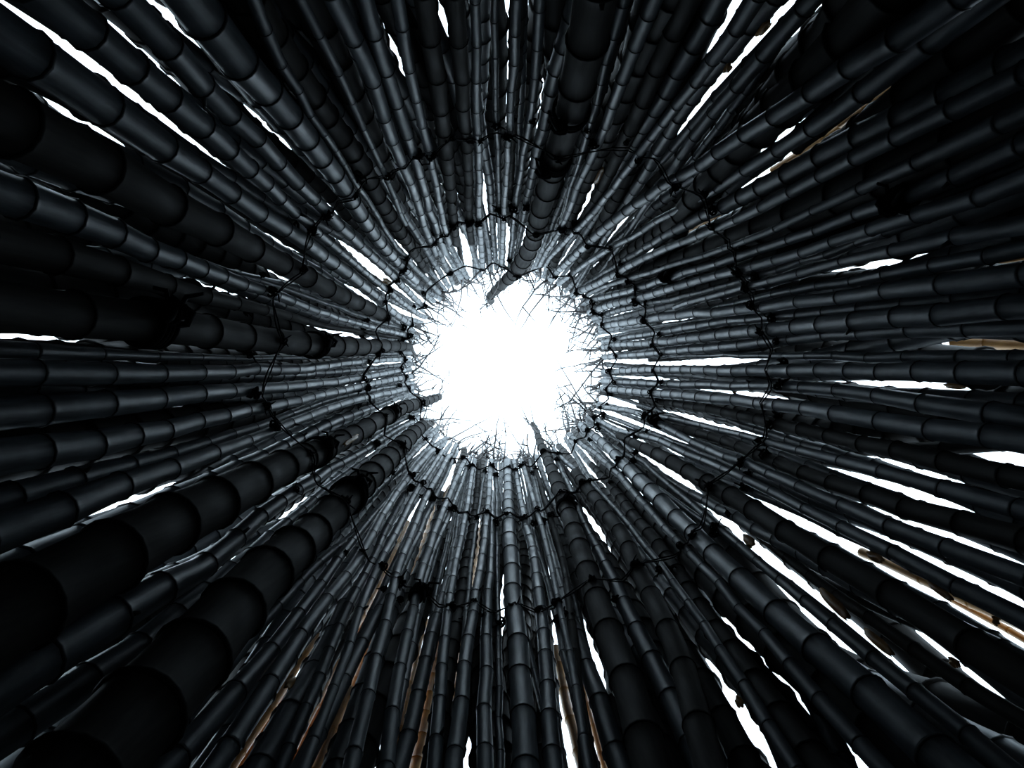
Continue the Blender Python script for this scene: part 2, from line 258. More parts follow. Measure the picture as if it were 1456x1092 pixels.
B 1.4744 208.2 0.427 14598 -1787,-1545,-1308,-1076,-850,-629,-414,-204,0,198,381,542,740,937,1111,1277,1438,1593,1742,1887 8.9,11.1,15.6,22.9,34.9,55.4,79.4,107.6
B 2.3481 205.4 0.557 13806 865,768,667,564,457,347,235,119,0,-122,-247,-375,-506,-640,-777,-917,-1060,-1207,-1356,-1508 8.9,11.1,15.6,22.9,34.9,55.4,79.4,107.6
B 5.8932 202.6 0.297 13709 -255,-255,-246,-228,-201,-164,-119,-64,0,73,156,247,348,458,577,705,843,989,1145,1310 8.9,11.1,15.6,22.9,34.9,55.4,79.4,107.6
B 0.2206 201.2 0.407 14008 -184,-47,64,150,211,246,251,173,0,-32,-21,-173,-104,-81,-466,-798,-1052,-1323,-1619,-1941 8.9,11.1,15.6,22.9,34.9,55.4,79.4,107.6
B 6.1557 209.5 0.556 12896 -1196,-1059,-919,-775,-628,-476,-321,-163,0,166,336,510,688,869,1050,1201,1350,1598,1829,2036 6.8,8.5,11.9,17.5,26.7,42.4,60.8,82.3
B 3.4149 205.4 0.337 12653 -2159,-1840,-1536,-1245,-968,-705,-456,-221,0,195,308,535,861,991,1070,1282,1512,1539,1489,1519 8.9,11.1,15.6,22.9,34.9,55.4,79.4,107.6
B 2.9167 202.5 0.177 12591 -1533,-1284,-1052,-836,-636,-453,-286,-135,0,119,221,307,377,431,468,489,494,483,455,412 8.9,11.1,15.6,22.9,34.9,55.4,79.4,107.6
B 5.7818 202.8 0.427 13505 -1029,-932,-826,-711,-587,-454,-311,-160,0,169,347,535,731,936,1150,1373,1605,1847,2097,2356 8.9,11.1,15.6,22.9,34.9,55.4,79.4,107.6
B 3.2823 206.3 0.305 11753 -1705,-1419,-1154,-909,-684,-479,-297,-142,0,132,238,324,461,705,658,242,85,218,310,249 8.4,10.5,14.7,21.6,32.9,52.2,74.9,101.5
B 1.2910 208.7 0.297 9909 2335,1983,1648,1331,1030,747,481,232,0,-215,-413,-602,-772,-906,-982,-902,-976,-1251,-1375,-1421 8.9,11.1,15.6,22.8,34.9,55.4,79.3,107.5
B 1.5100 207.2 0.557 8719 -165,-111,-68,-33,-8,8,15,12,0,-21,-52,-92,-111,41,118,-152,-415,-528,-634,-749 8.9,11.1,15.6,22.9,34.9,55.4,79.4,107.6
B 5.9398 208.0 0.557 9078 2750,2256,1709,1388,1154,841,535,255,0,-229,-433,-612,-765,-892,-994,-1071,-1122,-1147,-1147,-1121 8.9,11.1,15.6,22.9,34.9,55.4,79.4,107.6
B 0.5086 224.3 0.560 11357 -2625,-2216,-1777,-1273,-919,-614,-437,-241,0,225,428,606,738,791,850,917,1010,1137,1226,1225 5.5,6.9,9.7,14.3,21.8,34.6,49.6,67.2
B 5.7145 207.6 0.137 8892 -2698,-2276,-1878,-1504,-1154,-829,-528,-252,0,228,431,610,765,895,1001,1083,1140,1173,1181,1166 8.9,11.1,15.6,22.9,34.9,55.4,79.4,107.6
B 1.0142 205.1 0.394 9559 2309,1951,1614,1295,997,718,459,220,0,-200,-380,-541,-689,-849,-996,-1055,-1067,-1093,-1114,-1117 8.2,10.3,14.5,21.2,32.4,51.5,73.8,99.9
B 4.6852 209.4 0.457 7974 2558,2158,1781,1428,1118,883,579,251,0,-217,-411,-582,-730,-856,-958,-1038,-1094,-1128,-1139,-1127 8.9,11.1,15.6,22.9,34.9,55.4,79.4,107.6
B 2.6153 198.9 0.506 8197 62,118,161,189,204,204,189,146,0,-114,-64,-95,-190,-302,-429,-571,-726,-896,-1079,-1277 8.7,10.8,15.2,22.3,34.1,54.1,77.6,105.2
B 0.9142 200.8 0.447 11802 290,342,369,372,364,407,384,178,0,-155,-333,-549,-846,-1109,-1297,-1467,-1725,-2179,-2646,-3071 8.9,11.1,15.6,22.9,34.9,55.4,79.4,107.6
B 1.6048 208.3 0.423 8428 -342,-369,-377,-364,-332,-279,-206,-113,0,133,287,459,643,830,1079,1353,1629,1924,2238,2572 6.2,7.8,10.9,16.0,24.4,38.7,55.5,75.2
B 3.8644 209.5 0.352 5521 -915,-727,-554,-397,-256,-130,-21,46,0,90,422,420,291,183,182,282,322,292,142,-5 5.9,7.4,10.4,15.3,23.4,37.1,53.2,72.1
B 5.3212 199.0 0.257 6290 837,759,673,580,479,371,255,131,0,-139,-285,-439,-600,-769,-946,-1130,-1321,-1521,-1727,-1942 8.9,11.1,15.6,22.9,34.9,55.4,79.4,107.6
B 4.7768 210.8 0.517 5758 322,288,259,235,215,200,189,155,0,-43,115,93,41,330,563,426,354,386,432,483 8.9,11.1,15.6,22.9,34.9,55.4,79.4,107.6
B 5.9562 205.2 0.477 6493 -252,-310,-342,-349,-330,-286,-216,-121,0,146,318,515,738,986,1260,1559,1884,2235,2610,3012 8.9,11.1,15.6,22.9,34.9,55.4,79.4,107.6
B 3.1282 207.9 0.457 4978 -846,-638,-450,-283,-137,-11,93,131,0,7,226,308,294,255,195,115,14,-107,-249,-412 8.9,11.1,15.6,22.9,34.9,55.4,79.4,107.6
B 0.0565 225.6 0.556 5214 -299,-279,-254,-224,-189,-149,-104,-54,0,58,113,175,262,346,430,519,612,711,815,923 6.8,8.5,12.0,17.6,26.9,42.6,61.1,82.7
B 4.0791 207.5 0.516 4684 -255,-174,-106,-53,-14,11,21,18,0,-32,-78,-138,-213,-301,-404,-521,-652,-797,-957,-1130 8.6,10.8,15.1,22.2,34.0,53.8,77.2,104.6
B 3.6522 207.6 0.288 4613 -1340,-1123,-924,-801,-779,-622,-321,-121,0,108,213,285,332,377,420,502,586,594,480,371 7.1,8.9,12.5,18.3,28.0,44.3,63.6,86.1
B 4.9738 204.0 0.207 5016 232,292,327,336,320,278,211,118,0,-144,-313,-508,-728,-974,-1245,-1542,-1864,-2212,-2585,-2984 8.9,11.1,15.6,22.9,34.9,55.4,79.4,107.6
B 5.5625 207.9 0.137 4939 -1548,-1305,-1084,-886,-711,-558,-404,-167,0,124,86,-94,-193,-352,-369,-332,-394,-513,-657,-824 8.9,11.1,15.6,22.9,34.9,55.4,79.4,107.6
B 0.6327 199.8 0.250 4206 89,5,-77,-240,-337,-226,-113,-62,0,86,225,389,531,859,1108,1158,1264,1489,1756,2046 7.4,9.3,13.1,19.2,29.4,46.6,66.7,90.4
B 1.9806 207.3 0.383 4561 1978,1662,1371,1109,931,856,642,211,0,-114,-125,-111,-133,-144,-151,-193,-134,44,188,332 6.2,7.8,11.0,16.1,24.6,39.0,55.9,75.7
B 1.6784 200.9 0.177 3589 360,348,327,296,256,206,147,77,0,-86,-183,-288,-404,-528,-662,-806,-959,-1121,-1292,-1473 8.8,11.0,15.5,22.8,34.8,55.2,79.1,107.2
B 2.8224 208.4 0.377 3619 -945,-800,-662,-532,-410,-296,-189,-91,0,83,158,226,285,337,381,417,445,466,478,483 8.9,11.1,15.6,22.9,34.9,55.4,79.4,107.6
B 1.3845 205.6 0.360 2610 -474,-464,-440,-402,-350,-283,-203,-109,0,134,316,457,574,656,720,1015,1358,1608,1857,2120 5.6,7.1,9.9,14.6,22.3,35.3,50.6,68.6
B 4.0171 202.5 0.207 3338 1548,1252,980,735,514,322,195,164,0,-190,-271,-313,-330,-320,-286,-225,-139,-28,109,271 8.8,11.0,15.4,22.7,34.6,54.9,78.8,106.7
B 3.4685 202.9 0.450 2940 -1169,-942,-737,-556,-398,-263,-152,-64,0,35,10,-119,-208,-124,-62,-59,-402,-724,-729,-837 7.4,9.3,13.1,19.2,29.3,46.4,66.6,90.2
B 3.2529 208.7 0.197 2386 -803,-658,-525,-406,-299,-205,-124,-55,0,43,72,89,94,85,63,29,-18,-78,-151,-237 7.0,8.8,12.3,18.1,27.7,43.9,62.9,85.2
B 4.4043 201.0 0.522 2202 -188,-183,-172,-138,-4,84,13,-35,0,47,98,155,197,122,126,357,513,604,697,795 5.9,7.4,10.4,15.3,23.4,37.1,53.2,72.1
B 3.7232 220.3 0.441 2103 -1575,-1374,-1173,-943,-697,-543,-384,-193,0,189,344,481,721,1012,1373,1594,1688,1743,1878,2055 5.8,7.2,10.2,14.9,22.8,36.1,51.8,70.2
R 5.2575 133.3 0.228 9477 -813,-709,-606,-504,-402,-300,-200,-100,0,99,197,295,392,489,585,681,775,870,964,1057 5.2,6.5,9.1,13.3,20.4,32.3,46.3,62.7
R 1.8586 140.6 0.139 7071 1480,1244,1026,825,642,475,326,186,0,-145,-156,-162,-203,-240,-282,-266,-213,-167,-108,-31 3.6,4.6,6.4,9.4,14.3,22.7,32.6,44.2
R 5.3563 138.4 0.154 9563 1855,1537,1244,976,734,518,324,144,0,-98,-183,-268,-392,-425,-343,-260,-181,-90,25,166 4.6,5.7,8.0,11.8,18.0,28.6,41.0,55.5
R 0.4331 142.0 0.089 7177 976,813,662,523,395,279,174,81,0,-70,-128,-175,-210,-241,-290,-315,-305,-311,-260,-154 3.6,4.5,6.4,9.3,14.2,22.6,32.4,43.9
R 2.0585 140.8 0.078 6752 610,504,406,316,235,165,117,65,0,-44,-74,-89,-76,-83,-110,-133,-134,-69,-14,33 3.4,4.3,6.0,8.9,13.5,21.5,30.8,41.7
R 0.2986 132.2 0.155 4919 -243,-223,-200,-174,-145,-114,-79,-41,0,44,91,141,193,249,308,369,421,459,535,639 2.8,3.5,4.9,7.1,10.9,17.3,24.8,33.6
R 5.3275 137.6 0.198 7606 -1031,-888,-749,-615,-484,-357,-234,-115,0,111,218,321,421,516,607,695,776,855,933,1005 3.3,4.1,5.8,8.5,13.0,20.7,29.7,40.2
R 1.3404 137.3 0.126 4735 -289,-206,-137,-81,-38,-9,8,10,0,-24,-62,-131,-257,-334,-369,-449,-561,-691,-834,-991 4.8,6.0,8.4,12.4,18.9,30.0,43.1,58.3
R 5.4527 141.0 0.148 5943 2149,1795,1466,1163,885,633,407,204,0,-236,-366,-429,-546,-541,-496,-486,-462,-409,-325,-218 3.4,4.3,6.0,8.8,13.5,21.4,30.7,41.6
R 0.2230 141.8 0.181 3804 726,592,470,360,263,179,107,47,0,-35,-57,-66,-63,-48,-29,-22,28,129,216,307 3.9,4.9,6.9,10.2,15.6,24.7,35.4,47.9
R 0.6265 136.3 0.121 3378 929,808,687,569,452,336,223,110,0,-109,-216,-322,-425,-528,-628,-727,-825,-920,-1015,-1107 3.9,4.8,6.8,10.0,15.2,24.1,34.6,46.9
R 3.8453 137.5 0.118 2870 216,194,170,145,119,91,62,32,0,-33,-68,-104,-142,-199,-290,-312,-311,-349,-394,-441 5.2,6.5,9.1,13.3,20.4,32.3,46.3,62.7
R 3.5751 132.4 0.147 2603 -2001,-1653,-1330,-1032,-760,-515,-316,-188,0,200,279,294,398,523,555,547,513,453,368,258 5.2,6.4,9.1,13.3,20.3,32.2,46.2,62.6
R 1.4057 141.9 0.123 2152 784,671,563,459,359,263,172,84,0,-94,-217,-280,-301,-356,-415,-469,-518,-565,-607,-645 2.5,3.1,4.4,6.5,9.9,15.7,22.5,30.5
R 2.2725 140.6 0.207 2004 1390,1175,971,779,599,432,276,132,0,-120,-228,-324,-408,-481,-541,-589,-625,-650,-662,-663 5.0,6.2,8.8,12.9,19.7,31.2,44.7,60.6
R 0.2395 139.7 0.217 2255 137,87,47,15,-6,-19,-22,-16,0,25,67,152,214,231,289,354,414,534,667,788 3.1,3.9,5.5,8.0,12.3,19.4,27.9,37.7
R 4.2172 140.4 0.108 1733 -1572,-1331,-1102,-887,-684,-494,-316,-152,0,139,265,379,480,568,644,706,756,793,818,829 5.2,6.5,9.1,13.3,20.4,32.3,46.3,62.7
R 6.0456 132.1 0.133 1644 -1445,-1215,-999,-797,-609,-436,-276,-131,0,117,220,308,383,443,489,521,538,542,531,507 2.5,3.1,4.3,6.3,9.7,15.4,22.1,29.9
R 5.5841 137.1 0.096 2346 -2017,-1722,-1438,-1165,-903,-652,-412,-190,0,172,359,585,816,978,1116,1256,1386,1506,1615,1712 4.9,6.2,8.7,12.7,19.4,30.8,44.1,59.8
R 3.7262 141.6 0.120 2203 -272,-221,-174,-131,-92,-67,-96,-90,0,47,66,78,81,44,24,60,65,72,65,48 3.8,4.8,6.7,9.9,15.1,24.0,34.3,46.5
R 4.8402 136.4 0.118 1606 -706,-625,-542,-457,-370,-281,-189,-96,0,98,198,301,405,512,621,732,845,960,1078,1198 5.2,6.5,9.1,13.3,20.4,32.3,46.3,62.7
R 5.5923 140.4 0.179 1926 -1651,-1351,-1075,-825,-601,-402,-229,-96,0,117,207,246,240,245,237,184,103,-4,-137,-295 3.5,4.3,6.1,9.0,13.7,21.7,31.1,42.1
R 2.0571 135.6 0.128 1873 1174,1019,866,715,567,421,278,138,0,-135,-268,-398,-526,-651,-774,-894,-1012,-1127,-1239,-1349 5.2,6.5,9.1,13.3,20.4,32.3,46.3,62.7
R 2.3789 133.3 0.128 1348 355,287,225,170,123,82,48,20,0,-14,-20,-20,-13,1,22,49,84,125,174,229 5.2,6.5,9.1,13.3,20.4,32.3,46.3,62.7
R 1.8973 137.5 0.184 1512 866,756,646,536,427,320,212,106,0,-105,-216,-346,-457,-540,-624,-721,-820,-920,-1018,-1116 2.6,3.2,4.5,6.6,10.1,16.0,22.9,31.1
R 0.7865 136.2 0.263 1716 -731,-689,-633,-563,-479,-380,-267,-141,0,155,325,538,844,1066,1178,1348,1593,1893,2184,2480 4.3,5.4,7.6,11.2,17.1,27.2,39.0,52.8
R 4.7742 135.8 0.160 1312 686,581,482,388,299,216,139,67,0,-61,-117,-167,-212,-251,-285,-314,-337,-355,-367,-374 3.8,4.8,6.7,9.9,15.1,23.9,34.3,46.5
R 1.5639 137.0 0.162 1371 1250,1110,966,817,664,505,341,173,0,-178,-361,-548,-741,-938,-1140,-1347,-1559,-1775,-1997,-2223 2.2,2.8,3.9,5.7,8.7,13.8,19.8,26.9
R 1.6459 141.3 0.248 1263 -187,-205,-211,-205,-187,-158,-117,-64,0,76,164,263,372,487,626,779,938,1108,1289,1483 5.2,6.5,9.1,13.3,20.4,32.3,46.3,62.7
R 3.3879 138.8 0.155 1242 -628,-566,-500,-429,-352,-271,-186,-95,0,100,205,315,429,548,672,793,880,989,1188,1363 4.8,6.0,8.4,12.3,18.8,29.9,42.8,58.0
R 1.2227 136.7 0.188 1950 293,346,373,375,351,301,226,126,0,-150,-302,-413,-643,-989,-1290,-1596,-1926,-2281,-2662,-3069 5.2,6.5,9.1,13.3,20.4,32.3,46.3,62.7
R 2.1645 139.1 0.186 1059 439,376,315,254,195,136,79,29,0,-56,-90,-22,-55,-221,-341,-395,-443,-489,-535,-580 4.9,6.2,8.6,12.7,19.4,30.8,44.1,59.7
R 2.6777 134.9 0.108 1225 -425,-344,-271,-205,-148,-99,-58,-25,0,17,25,26,19,3,-21,-52,-92,-140,-196,-260 5.2,6.5,9.1,13.3,20.4,32.3,46.3,62.7
R 0.3929 142.0 0.268 1420 44,70,88,96,90,50,5,7,0,-42,-96,-160,-232,-314,-404,-504,-612,-730,-857,-992 3.4,4.3,6.0,8.9,13.5,21.5,30.8,41.7
R 4.1125 139.5 0.248 1122 -785,-641,-510,-393,-288,-196,-118,-52,0,39,66,79,79,66,40,2,-50,-115,-193,-285 5.2,6.5,9.1,13.3,20.4,32.3,46.3,62.7
R 5.0372 139.5 0.188 1126 -1126,-896,-691,-512,-359,-231,-128,-51,0,26,26,1,-49,-125,-227,-354,-507,-685,-888,-1118 5.2,6.5,9.1,13.3,20.4,32.3,46.3,62.7
R 0.0415 137.1 0.196 1447 542,520,484,432,344,248,191,110,0,-114,-213,-376,-577,-761,-952,-1156,-1373,-1603,-1846,-2102 4.8,6.0,8.4,12.3,18.9,29.9,42.9,58.1
R 0.5524 136.8 0.183 1768 854,716,586,466,354,252,159,75,0,-66,-123,-170,-206,-216,-230,-263,-272,-266,-250,-225 4.4,5.5,7.7,11.4,17.4,27.5,39.5,53.5
R 3.8193 133.8 0.188 1373 1696,1398,1125,876,652,452,277,126,0,-111,-275,-403,-339,-269,-240,-192,-123,-30,89,233 5.2,6.5,9.1,13.3,20.4,32.3,46.3,62.7
R 4.6167 139.0 0.148 1013 -344,-269,-206,-155,-118,-93,-76,-31,0,-85,-159,-213,-278,-356,-446,-549,-665,-793,-934,-1088 5.2,6.5,9.1,13.3,20.4,32.3,46.3,62.7
R 2.4593 140.7 0.208 874 -206,-251,-277,-281,-266,-230,-174,-97,0,117,253,420,731,994,1087,1255,1510,1791,2092,2413 5.2,6.5,9.1,13.3,20.4,32.3,46.3,62.7
R 0.5309 138.3 0.115 2052 2156,1808,1468,1101,808,608,404,192,0,-169,-317,-449,-578,-669,-736,-772,-764,-740,-721,-656 2.7,3.4,4.8,7.1,10.8,17.2,24.6,33.3
R 0.0571 139.3 0.150 885 -1112,-923,-749,-589,-443,-311,-193,-89,0,75,136,183,216,235,239,229,205,167,115,48 3.7,4.6,6.5,9.5,14.6,23.1,33.1,44.8
R 6.0494 135.1 0.171 920 -771,-629,-500,-384,-281,-191,-115,-51,0,38,62,74,72,58,30,-10,-64,-130,-210,-303 4.0,4.9,6.9,10.2,15.6,24.7,35.4,48.0
R 1.1185 138.8 0.077 963 -522,-565,-538,-400,-260,-201,-141,-30,0,-50,-51,-43,-28,-20,-24,-40,-47,-57,-79,-107 5.1,6.4,9.0,13.3,20.2,32.1,46.0,62.4
R 4.0108 133.3 0.250 820 78,118,144,155,153,136,105,59,0,-74,-161,-263,-379,-509,-654,-812,-985,-1172,-1373,-1589 3.7,4.6,6.5,9.5,14.6,23.1,33.1,44.8
R 5.2090 135.0 0.155 956 -1188,-992,-810,-641,-486,-344,-216,-101,0,88,162,223,270,303,306,260,268,295,270,223 4.7,5.9,8.3,12.3,18.7,29.7,42.6,57.6
R 5.9395 141.5 0.178 873 -1865,-1542,-1245,-974,-728,-508,-313,-144,0,118,211,278,320,336,327,292,232,146,35,-102 5.2,6.5,9.1,13.3,20.4,32.3,46.3,62.7
R 4.5435 136.8 0.148 1088 -238,-114,-14,62,114,141,109,6,0,8,-50,-44,-138,-424,-669,-881,-1115,-1372,-1653,-1958 5.2,6.5,9.1,13.3,20.4,32.3,46.3,62.7
R 2.7583 133.8 0.208 818 1019,831,661,507,371,253,151,67,0,-50,-82,-97,-95,-75,-39,15,87,175,281,404 5.2,6.5,9.1,13.3,20.4,32.3,46.3,62.7
R 3.1003 132.3 0.137 807 1022,814,629,467,328,211,118,47,0,-25,-26,-5,40,107,197,310,446,605,787,992 5.1,6.4,9.0,13.3,20.3,32.1,46.1,62.4
R 0.5557 137.4 0.248 942 1389,1143,911,670,477,353,222,101,0,-80,-140,-178,-196,-194,-170,-126,-67,0,101,250 3.5,4.3,6.1,8.9,13.6,21.6,31.0,42.0
R 3.9506 141.5 0.147 794 299,228,166,114,72,39,16,3,0,6,22,48,84,129,184,248,323,407,501,604 5.1,6.4,8.9,13.1,20.0,31.8,45.6,61.7
R 2.3937 136.3 0.258 711 -2072,-1735,-1420,-1127,-857,-609,-383,-180,0,158,294,407,497,566,612,635,636,614,570,504 5.2,6.5,9.1,13.3,20.4,32.3,46.3,62.7
R 0.6846 135.7 0.257 963 58,-39,-110,-155,-175,-170,-139,-82,0,108,241,399,583,793,1024,1265,1547,1880,2223,2586 3.2,4.0,5.5,8.2,12.5,19.7,28.3,38.4
R 2.1148 134.7 0.224 856 1161,997,839,686,539,398,262,132,0,-150,-298,-414,-497,-565,-630,-708,-787,-861,-930,-993 2.6,3.3,4.7,6.8,10.4,16.5,23.7,32.1
R 6.1710 137.4 0.278 634 556,443,349,271,184,113,62,25,0,-12,-11,3,29,68,120,182,254,345,454,573 5.2,6.5,9.1,13.3,20.4,32.3,46.3,62.7
R 5.0440 136.0 0.248 601 903,810,711,607,497,381,260,133,0,-138,-282,-432,-587,-748,-914,-1086,-1264,-1447,-1637,-1831 5.2,6.5,9.1,13.3,20.4,32.3,46.3,62.7
R 0.9553 134.0 0.185 633 -1017,-808,-622,-459,-321,-205,-113,-45,0,21,19,-6,-55,-128,-224,-343,-486,-653,-843,-1056 4.8,5.9,8.3,12.3,18.7,29.7,42.6,57.7
R 1.7540 135.9 0.082 647 296,281,259,231,196,154,105,52,0,-67,-155,-245,-337,-429,-531,-641,-758,-881,-1012,-1149 2.2,2.8,3.9,5.8,8.9,14.1,20.1,27.3
R 2.5769 133.9 0.338 620 2356,2000,1661,1340,1036,751,483,232,0,-215,-412,-592,-753,-896,-1022,-1130,-1221,-1294,-1349,-1386 5.2,6.5,9.1,13.3,20.4,32.3,46.3,62.7
R 0.5061 140.6 0.216 787 1647,1406,1175,954,743,542,352,171,0,-161,-311,-452,-583,-721,-901,-1011,-1034,-1087,-1155,-1216 3.0,3.7,5.2,7.7,11.8,18.7,26.8,36.2
R 2.3747 132.4 0.318 659 261,297,314,311,288,246,184,102,0,-121,-262,-423,-604,-804,-1024,-1264,-1523,-1802,-2101,-2420 5.2,6.5,9.1,13.3,20.4,32.3,46.3,62.7
R 0.6888 141.0 0.123 707 1156,959,778,611,459,322,200,93,0,-78,-141,-189,-223,-241,-245,-230,-199,-164,-112,-42 2.4,3.0,4.3,6.3,9.6,15.2,21.8,29.5
R 4.5400 132.3 0.228 603 -2754,-2321,-1913,-1530,-1173,-841,-535,-255,0,229,433,612,765,892,994,1071,1122,1147,1147,1121 5.2,6.5,9.1,13.3,20.4,32.3,46.3,62.7
R 1.2742 139.4 0.224 684 -718,-611,-509,-412,-320,-233,-150,-73,0,68,131,189,243,292,335,374,409,438,463,482 2.6,3.2,4.5,6.7,10.2,16.2,23.2,31.4
R 5.4684 135.1 0.293 690 -255,-174,-106,-53,-14,11,21,18,0,-32,-78,-138,-213,-302,-416,-552,-666,-798,-957,-1130 2.5,3.1,4.3,6.3,9.7,15.4,22.1,29.9
R 4.3961 133.4 0.178 619 247,271,279,273,273,267,180,87,0,-101,-218,-352,-508,-677,-847,-1038,-1249,-1475,-1717,-1975 5.2,6.5,9.1,13.3,20.4,32.3,46.3,62.7
R 0.1053 138.8 0.300 496 2087,1769,1467,1181,912,660,423,204,0,-187,-358,-512,-650,-772,-877,-966,-1038,-1094,-1134,-1157 3.8,4.7,6.6,9.7,14.8,23.5,33.8,45.7
R 3.6296 134.3 0.227 602 524,473,417,358,294,227,155,80,0,-87,-196,-291,-364,-457,-560,-665,-754,-840,-991,-1135 5.1,6.4,9.0,13.2,20.2,32.0,45.9,62.2
R 2.6006 140.1 0.398 478 -988,-813,-653,-507,-376,-260,-159,-72,0,57,100,128,141,140,124,93,48,-12,-87,-176 5.2,6.5,9.1,13.3,20.4,32.3,46.3,62.7
R 2.2150 138.3 0.408 487 684,549,428,321,228,150,86,36,0,-22,-29,-23,-2,33,83,146,223,315,421,541 5.2,6.5,9.1,13.3,20.4,32.3,46.3,62.7
R 4.2628 137.6 0.248 498 616,450,309,194,104,40,1,-12,0,38,101,190,304,444,609,800,1017,1259,1526,1819 5.2,6.5,9.1,13.3,20.4,32.3,46.3,62.7
R 5.4413 134.3 0.248 597 -638,-618,-582,-528,-457,-368,-263,-140,0,157,332,523,730,919,1068,1364,1726,2034,2347,2676 5.2,6.5,9.1,13.3,20.4,32.3,46.3,62.7
R 0.2323 138.0 0.252 628 -679,-548,-430,-326,-234,-156,-91,-39,0,25,31,-6,-27,-15,-45,-98,-164,-244,-337,-444 2.3,2.9,4.1,6.0,9.2,14.6,20.9,28.4
R 1.9392 140.3 0.183 446 762,667,571,476,381,286,190,95,0,-95,-190,-286,-381,-476,-571,-667,-762,-857,-952,-1048 2.5,3.1,4.3,6.3,9.7,15.4,22.1,29.9
R 5.0810 134.7 0.348 488 -517,-514,-493,-455,-399,-325,-235,-126,0,144,305,483,680,893,1122,1357,1620,1920,2225,2544 5.2,6.5,9.1,13.3,20.4,32.3,46.3,62.7
R 1.8142 139.6 0.324 473 619,552,482,409,333,254,172,88,0,-91,-184,-280,-380,-482,-587,-695,-806,-920,-1036,-1156 4.4,5.5,7.8,11.4,17.4,27.7,39.7,53.7
R 1.4285 132.2 0.210 486 -1035,-854,-687,-535,-399,-277,-170,-77,0,63,110,143,161,164,153,126,85,29,-42,-128 3.7,4.6,6.5,9.5,14.6,23.1,33.2,44.9
R 5.2991 136.0 0.413 425 -874,-715,-570,-440,-324,-221,-133,-60,0,45,77,94,97,86,60,21,-33,-101,-183,-279 2.5,3.1,4.3,6.3,9.7,15.4,22.1,29.9
R 4.2316 136.4 0.328 439 695,650,593,524,443,350,245,128,0,-140,-293,-457,-633,-821,-1020,-1232,-1455,-1691,-1938,-2197 5.2,6.5,9.1,13.3,20.4,32.3,46.3,62.7
R 2.8577 140.6 0.286 443 -90,11,86,135,159,158,131,78,0,-104,-233,-387,-567,-773,-1004,-1261,-1543,-1850,-2183,-2542 4.9,6.2,8.6,12.7,19.4,30.7,44.1,59.7
R 5.6550 140.1 0.258 459 -305,-347,-367,-364,-337,-288,-215,-119,0,142,307,496,707,942,1200,1481,1785,2112,2462,2836 5.2,6.5,9.1,13.3,20.4,32.3,46.3,62.7
R 6.0667 141.2 0.358 460 -2418,-2037,-1679,-1343,-1029,-738,-470,-224,0,201,380,536,670,782,871,937,982,1003,1003,979 5.2,6.5,9.1,13.3,20.4,32.3,46.3,62.7
R 3.5171 135.8 0.214 473 1259,1109,955,786,606,470,326,165,0,-167,-337,-514,-679,-824,-1015,-1220,-1398,-1575,-1760,-1947 4.5,5.6,7.9,11.6,17.6,28.0,40.1,54.4
R 2.9938 142.0 0.207 359 262,158,75,12,-31,-54,-56,-38,0,58,137,236,355,494,654,834,1034,1254,1494,1755 5.1,6.3,8.9,13.1,20.0,31.7,45.4,61.5
R 4.2319 134.3 0.388 361 -175,-181,-179,-169,-151,-125,-91,-49,0,57,123,196,277,366,462,567,679,800,928,1064 5.2,6.5,9.1,13.3,20.4,32.3,46.3,62.7
R 0.8535 141.6 0.328 398 156,195,218,224,213,185,140,78,0,-95,-207,-336,-482,-644,-824,-1020,-1233,-1463,-1710,-1973 5.2,6.5,9.1,13.3,20.4,32.3,46.3,62.7
R 4.1770 140.9 0.318 414 702,669,621,557,478,382,271,143,0,-159,-334,-525,-731,-954,-1192,-1446,-1716,-2002,-2304,-2621 5.2,6.5,9.1,13.3,20.4,32.3,46.3,62.7
R 0.1447 136.9 0.220 335 -684,-549,-428,-321,-228,-150,-86,-36,0,22,29,23,2,-33,-83,-146,-223,-315,-421,-541 3.7,4.6,6.5,9.5,14.6,23.1,33.1,44.8
B 0.3247 202.1 0.294 752 -147,-40,17,10,97,229,161,74,0,-96,-218,-366,-539,-737,-961,-1215,-1502,-1797,-2113,-2463 2.6,3.2,4.5,6.6,10.1,16.0,23.0,31.2
B 2.1555 297.5 0.246 602 1776,1461,1172,906,664,446,253,95,0,-116,-265,-355,-405,-431,-432,-409,-362,-292,-197,-78 2.9,3.7,5.2,7.6,11.6,18.4,26.3,35.7
B 1.2472 514.5 0.262 422 -702,-665,-613,-547,-466,-371,-262,-138,0,153,322,548,800,1015,1186,1376,1625,1893,2175,2472 2.2,2.8,3.9,5.7,8.7,13.8,19.8,26.9
B 0.0838 525.5 0.547 475 -455,-446,-422,-385,-334,-275,-200,-101,0,44,68,211,443,619,886,1136,1356,1586,1831,2089 5.0,6.3,8.9,13.0,19.9,31.6,45.2,61.3
B 0.9382 137.6 0.489 463 1096,914,745,589,445,315,197,92,0,-79,-146,-200,-241,-269,-284,-287,-276,-253,-217,-169 7.4,9.2,13.0,19.0,29.1,46.2,66.2,89.6
B 5.4881 139.8 0.268 372 -964,-790,-631,-486,-357,-243,-145,-67,0,60,100,124,132,126,104,67,15,-52,-134,-231 7.1,8.8,12.4,18.2,27.9,44.2,63.4,85.9
B 5.6363 514.6 0.316 342 -1731,-1432,-1158,-910,-688,-491,-320,-168,0,113,22,90,253,158,3,-4,-28,-119,-253,-413 2.9,3.7,5.1,7.5,11.5,18.3,26.2,35.5
B 6.2365 203.6 0.210 423 542,510,471,452,437,200,84,58,0,-80,-189,-312,-445,-587,-738,-898,-1068,-1247,-1435,-1632 3.8,4.7,6.6,9.7,14.8,23.5,33.7,45.7
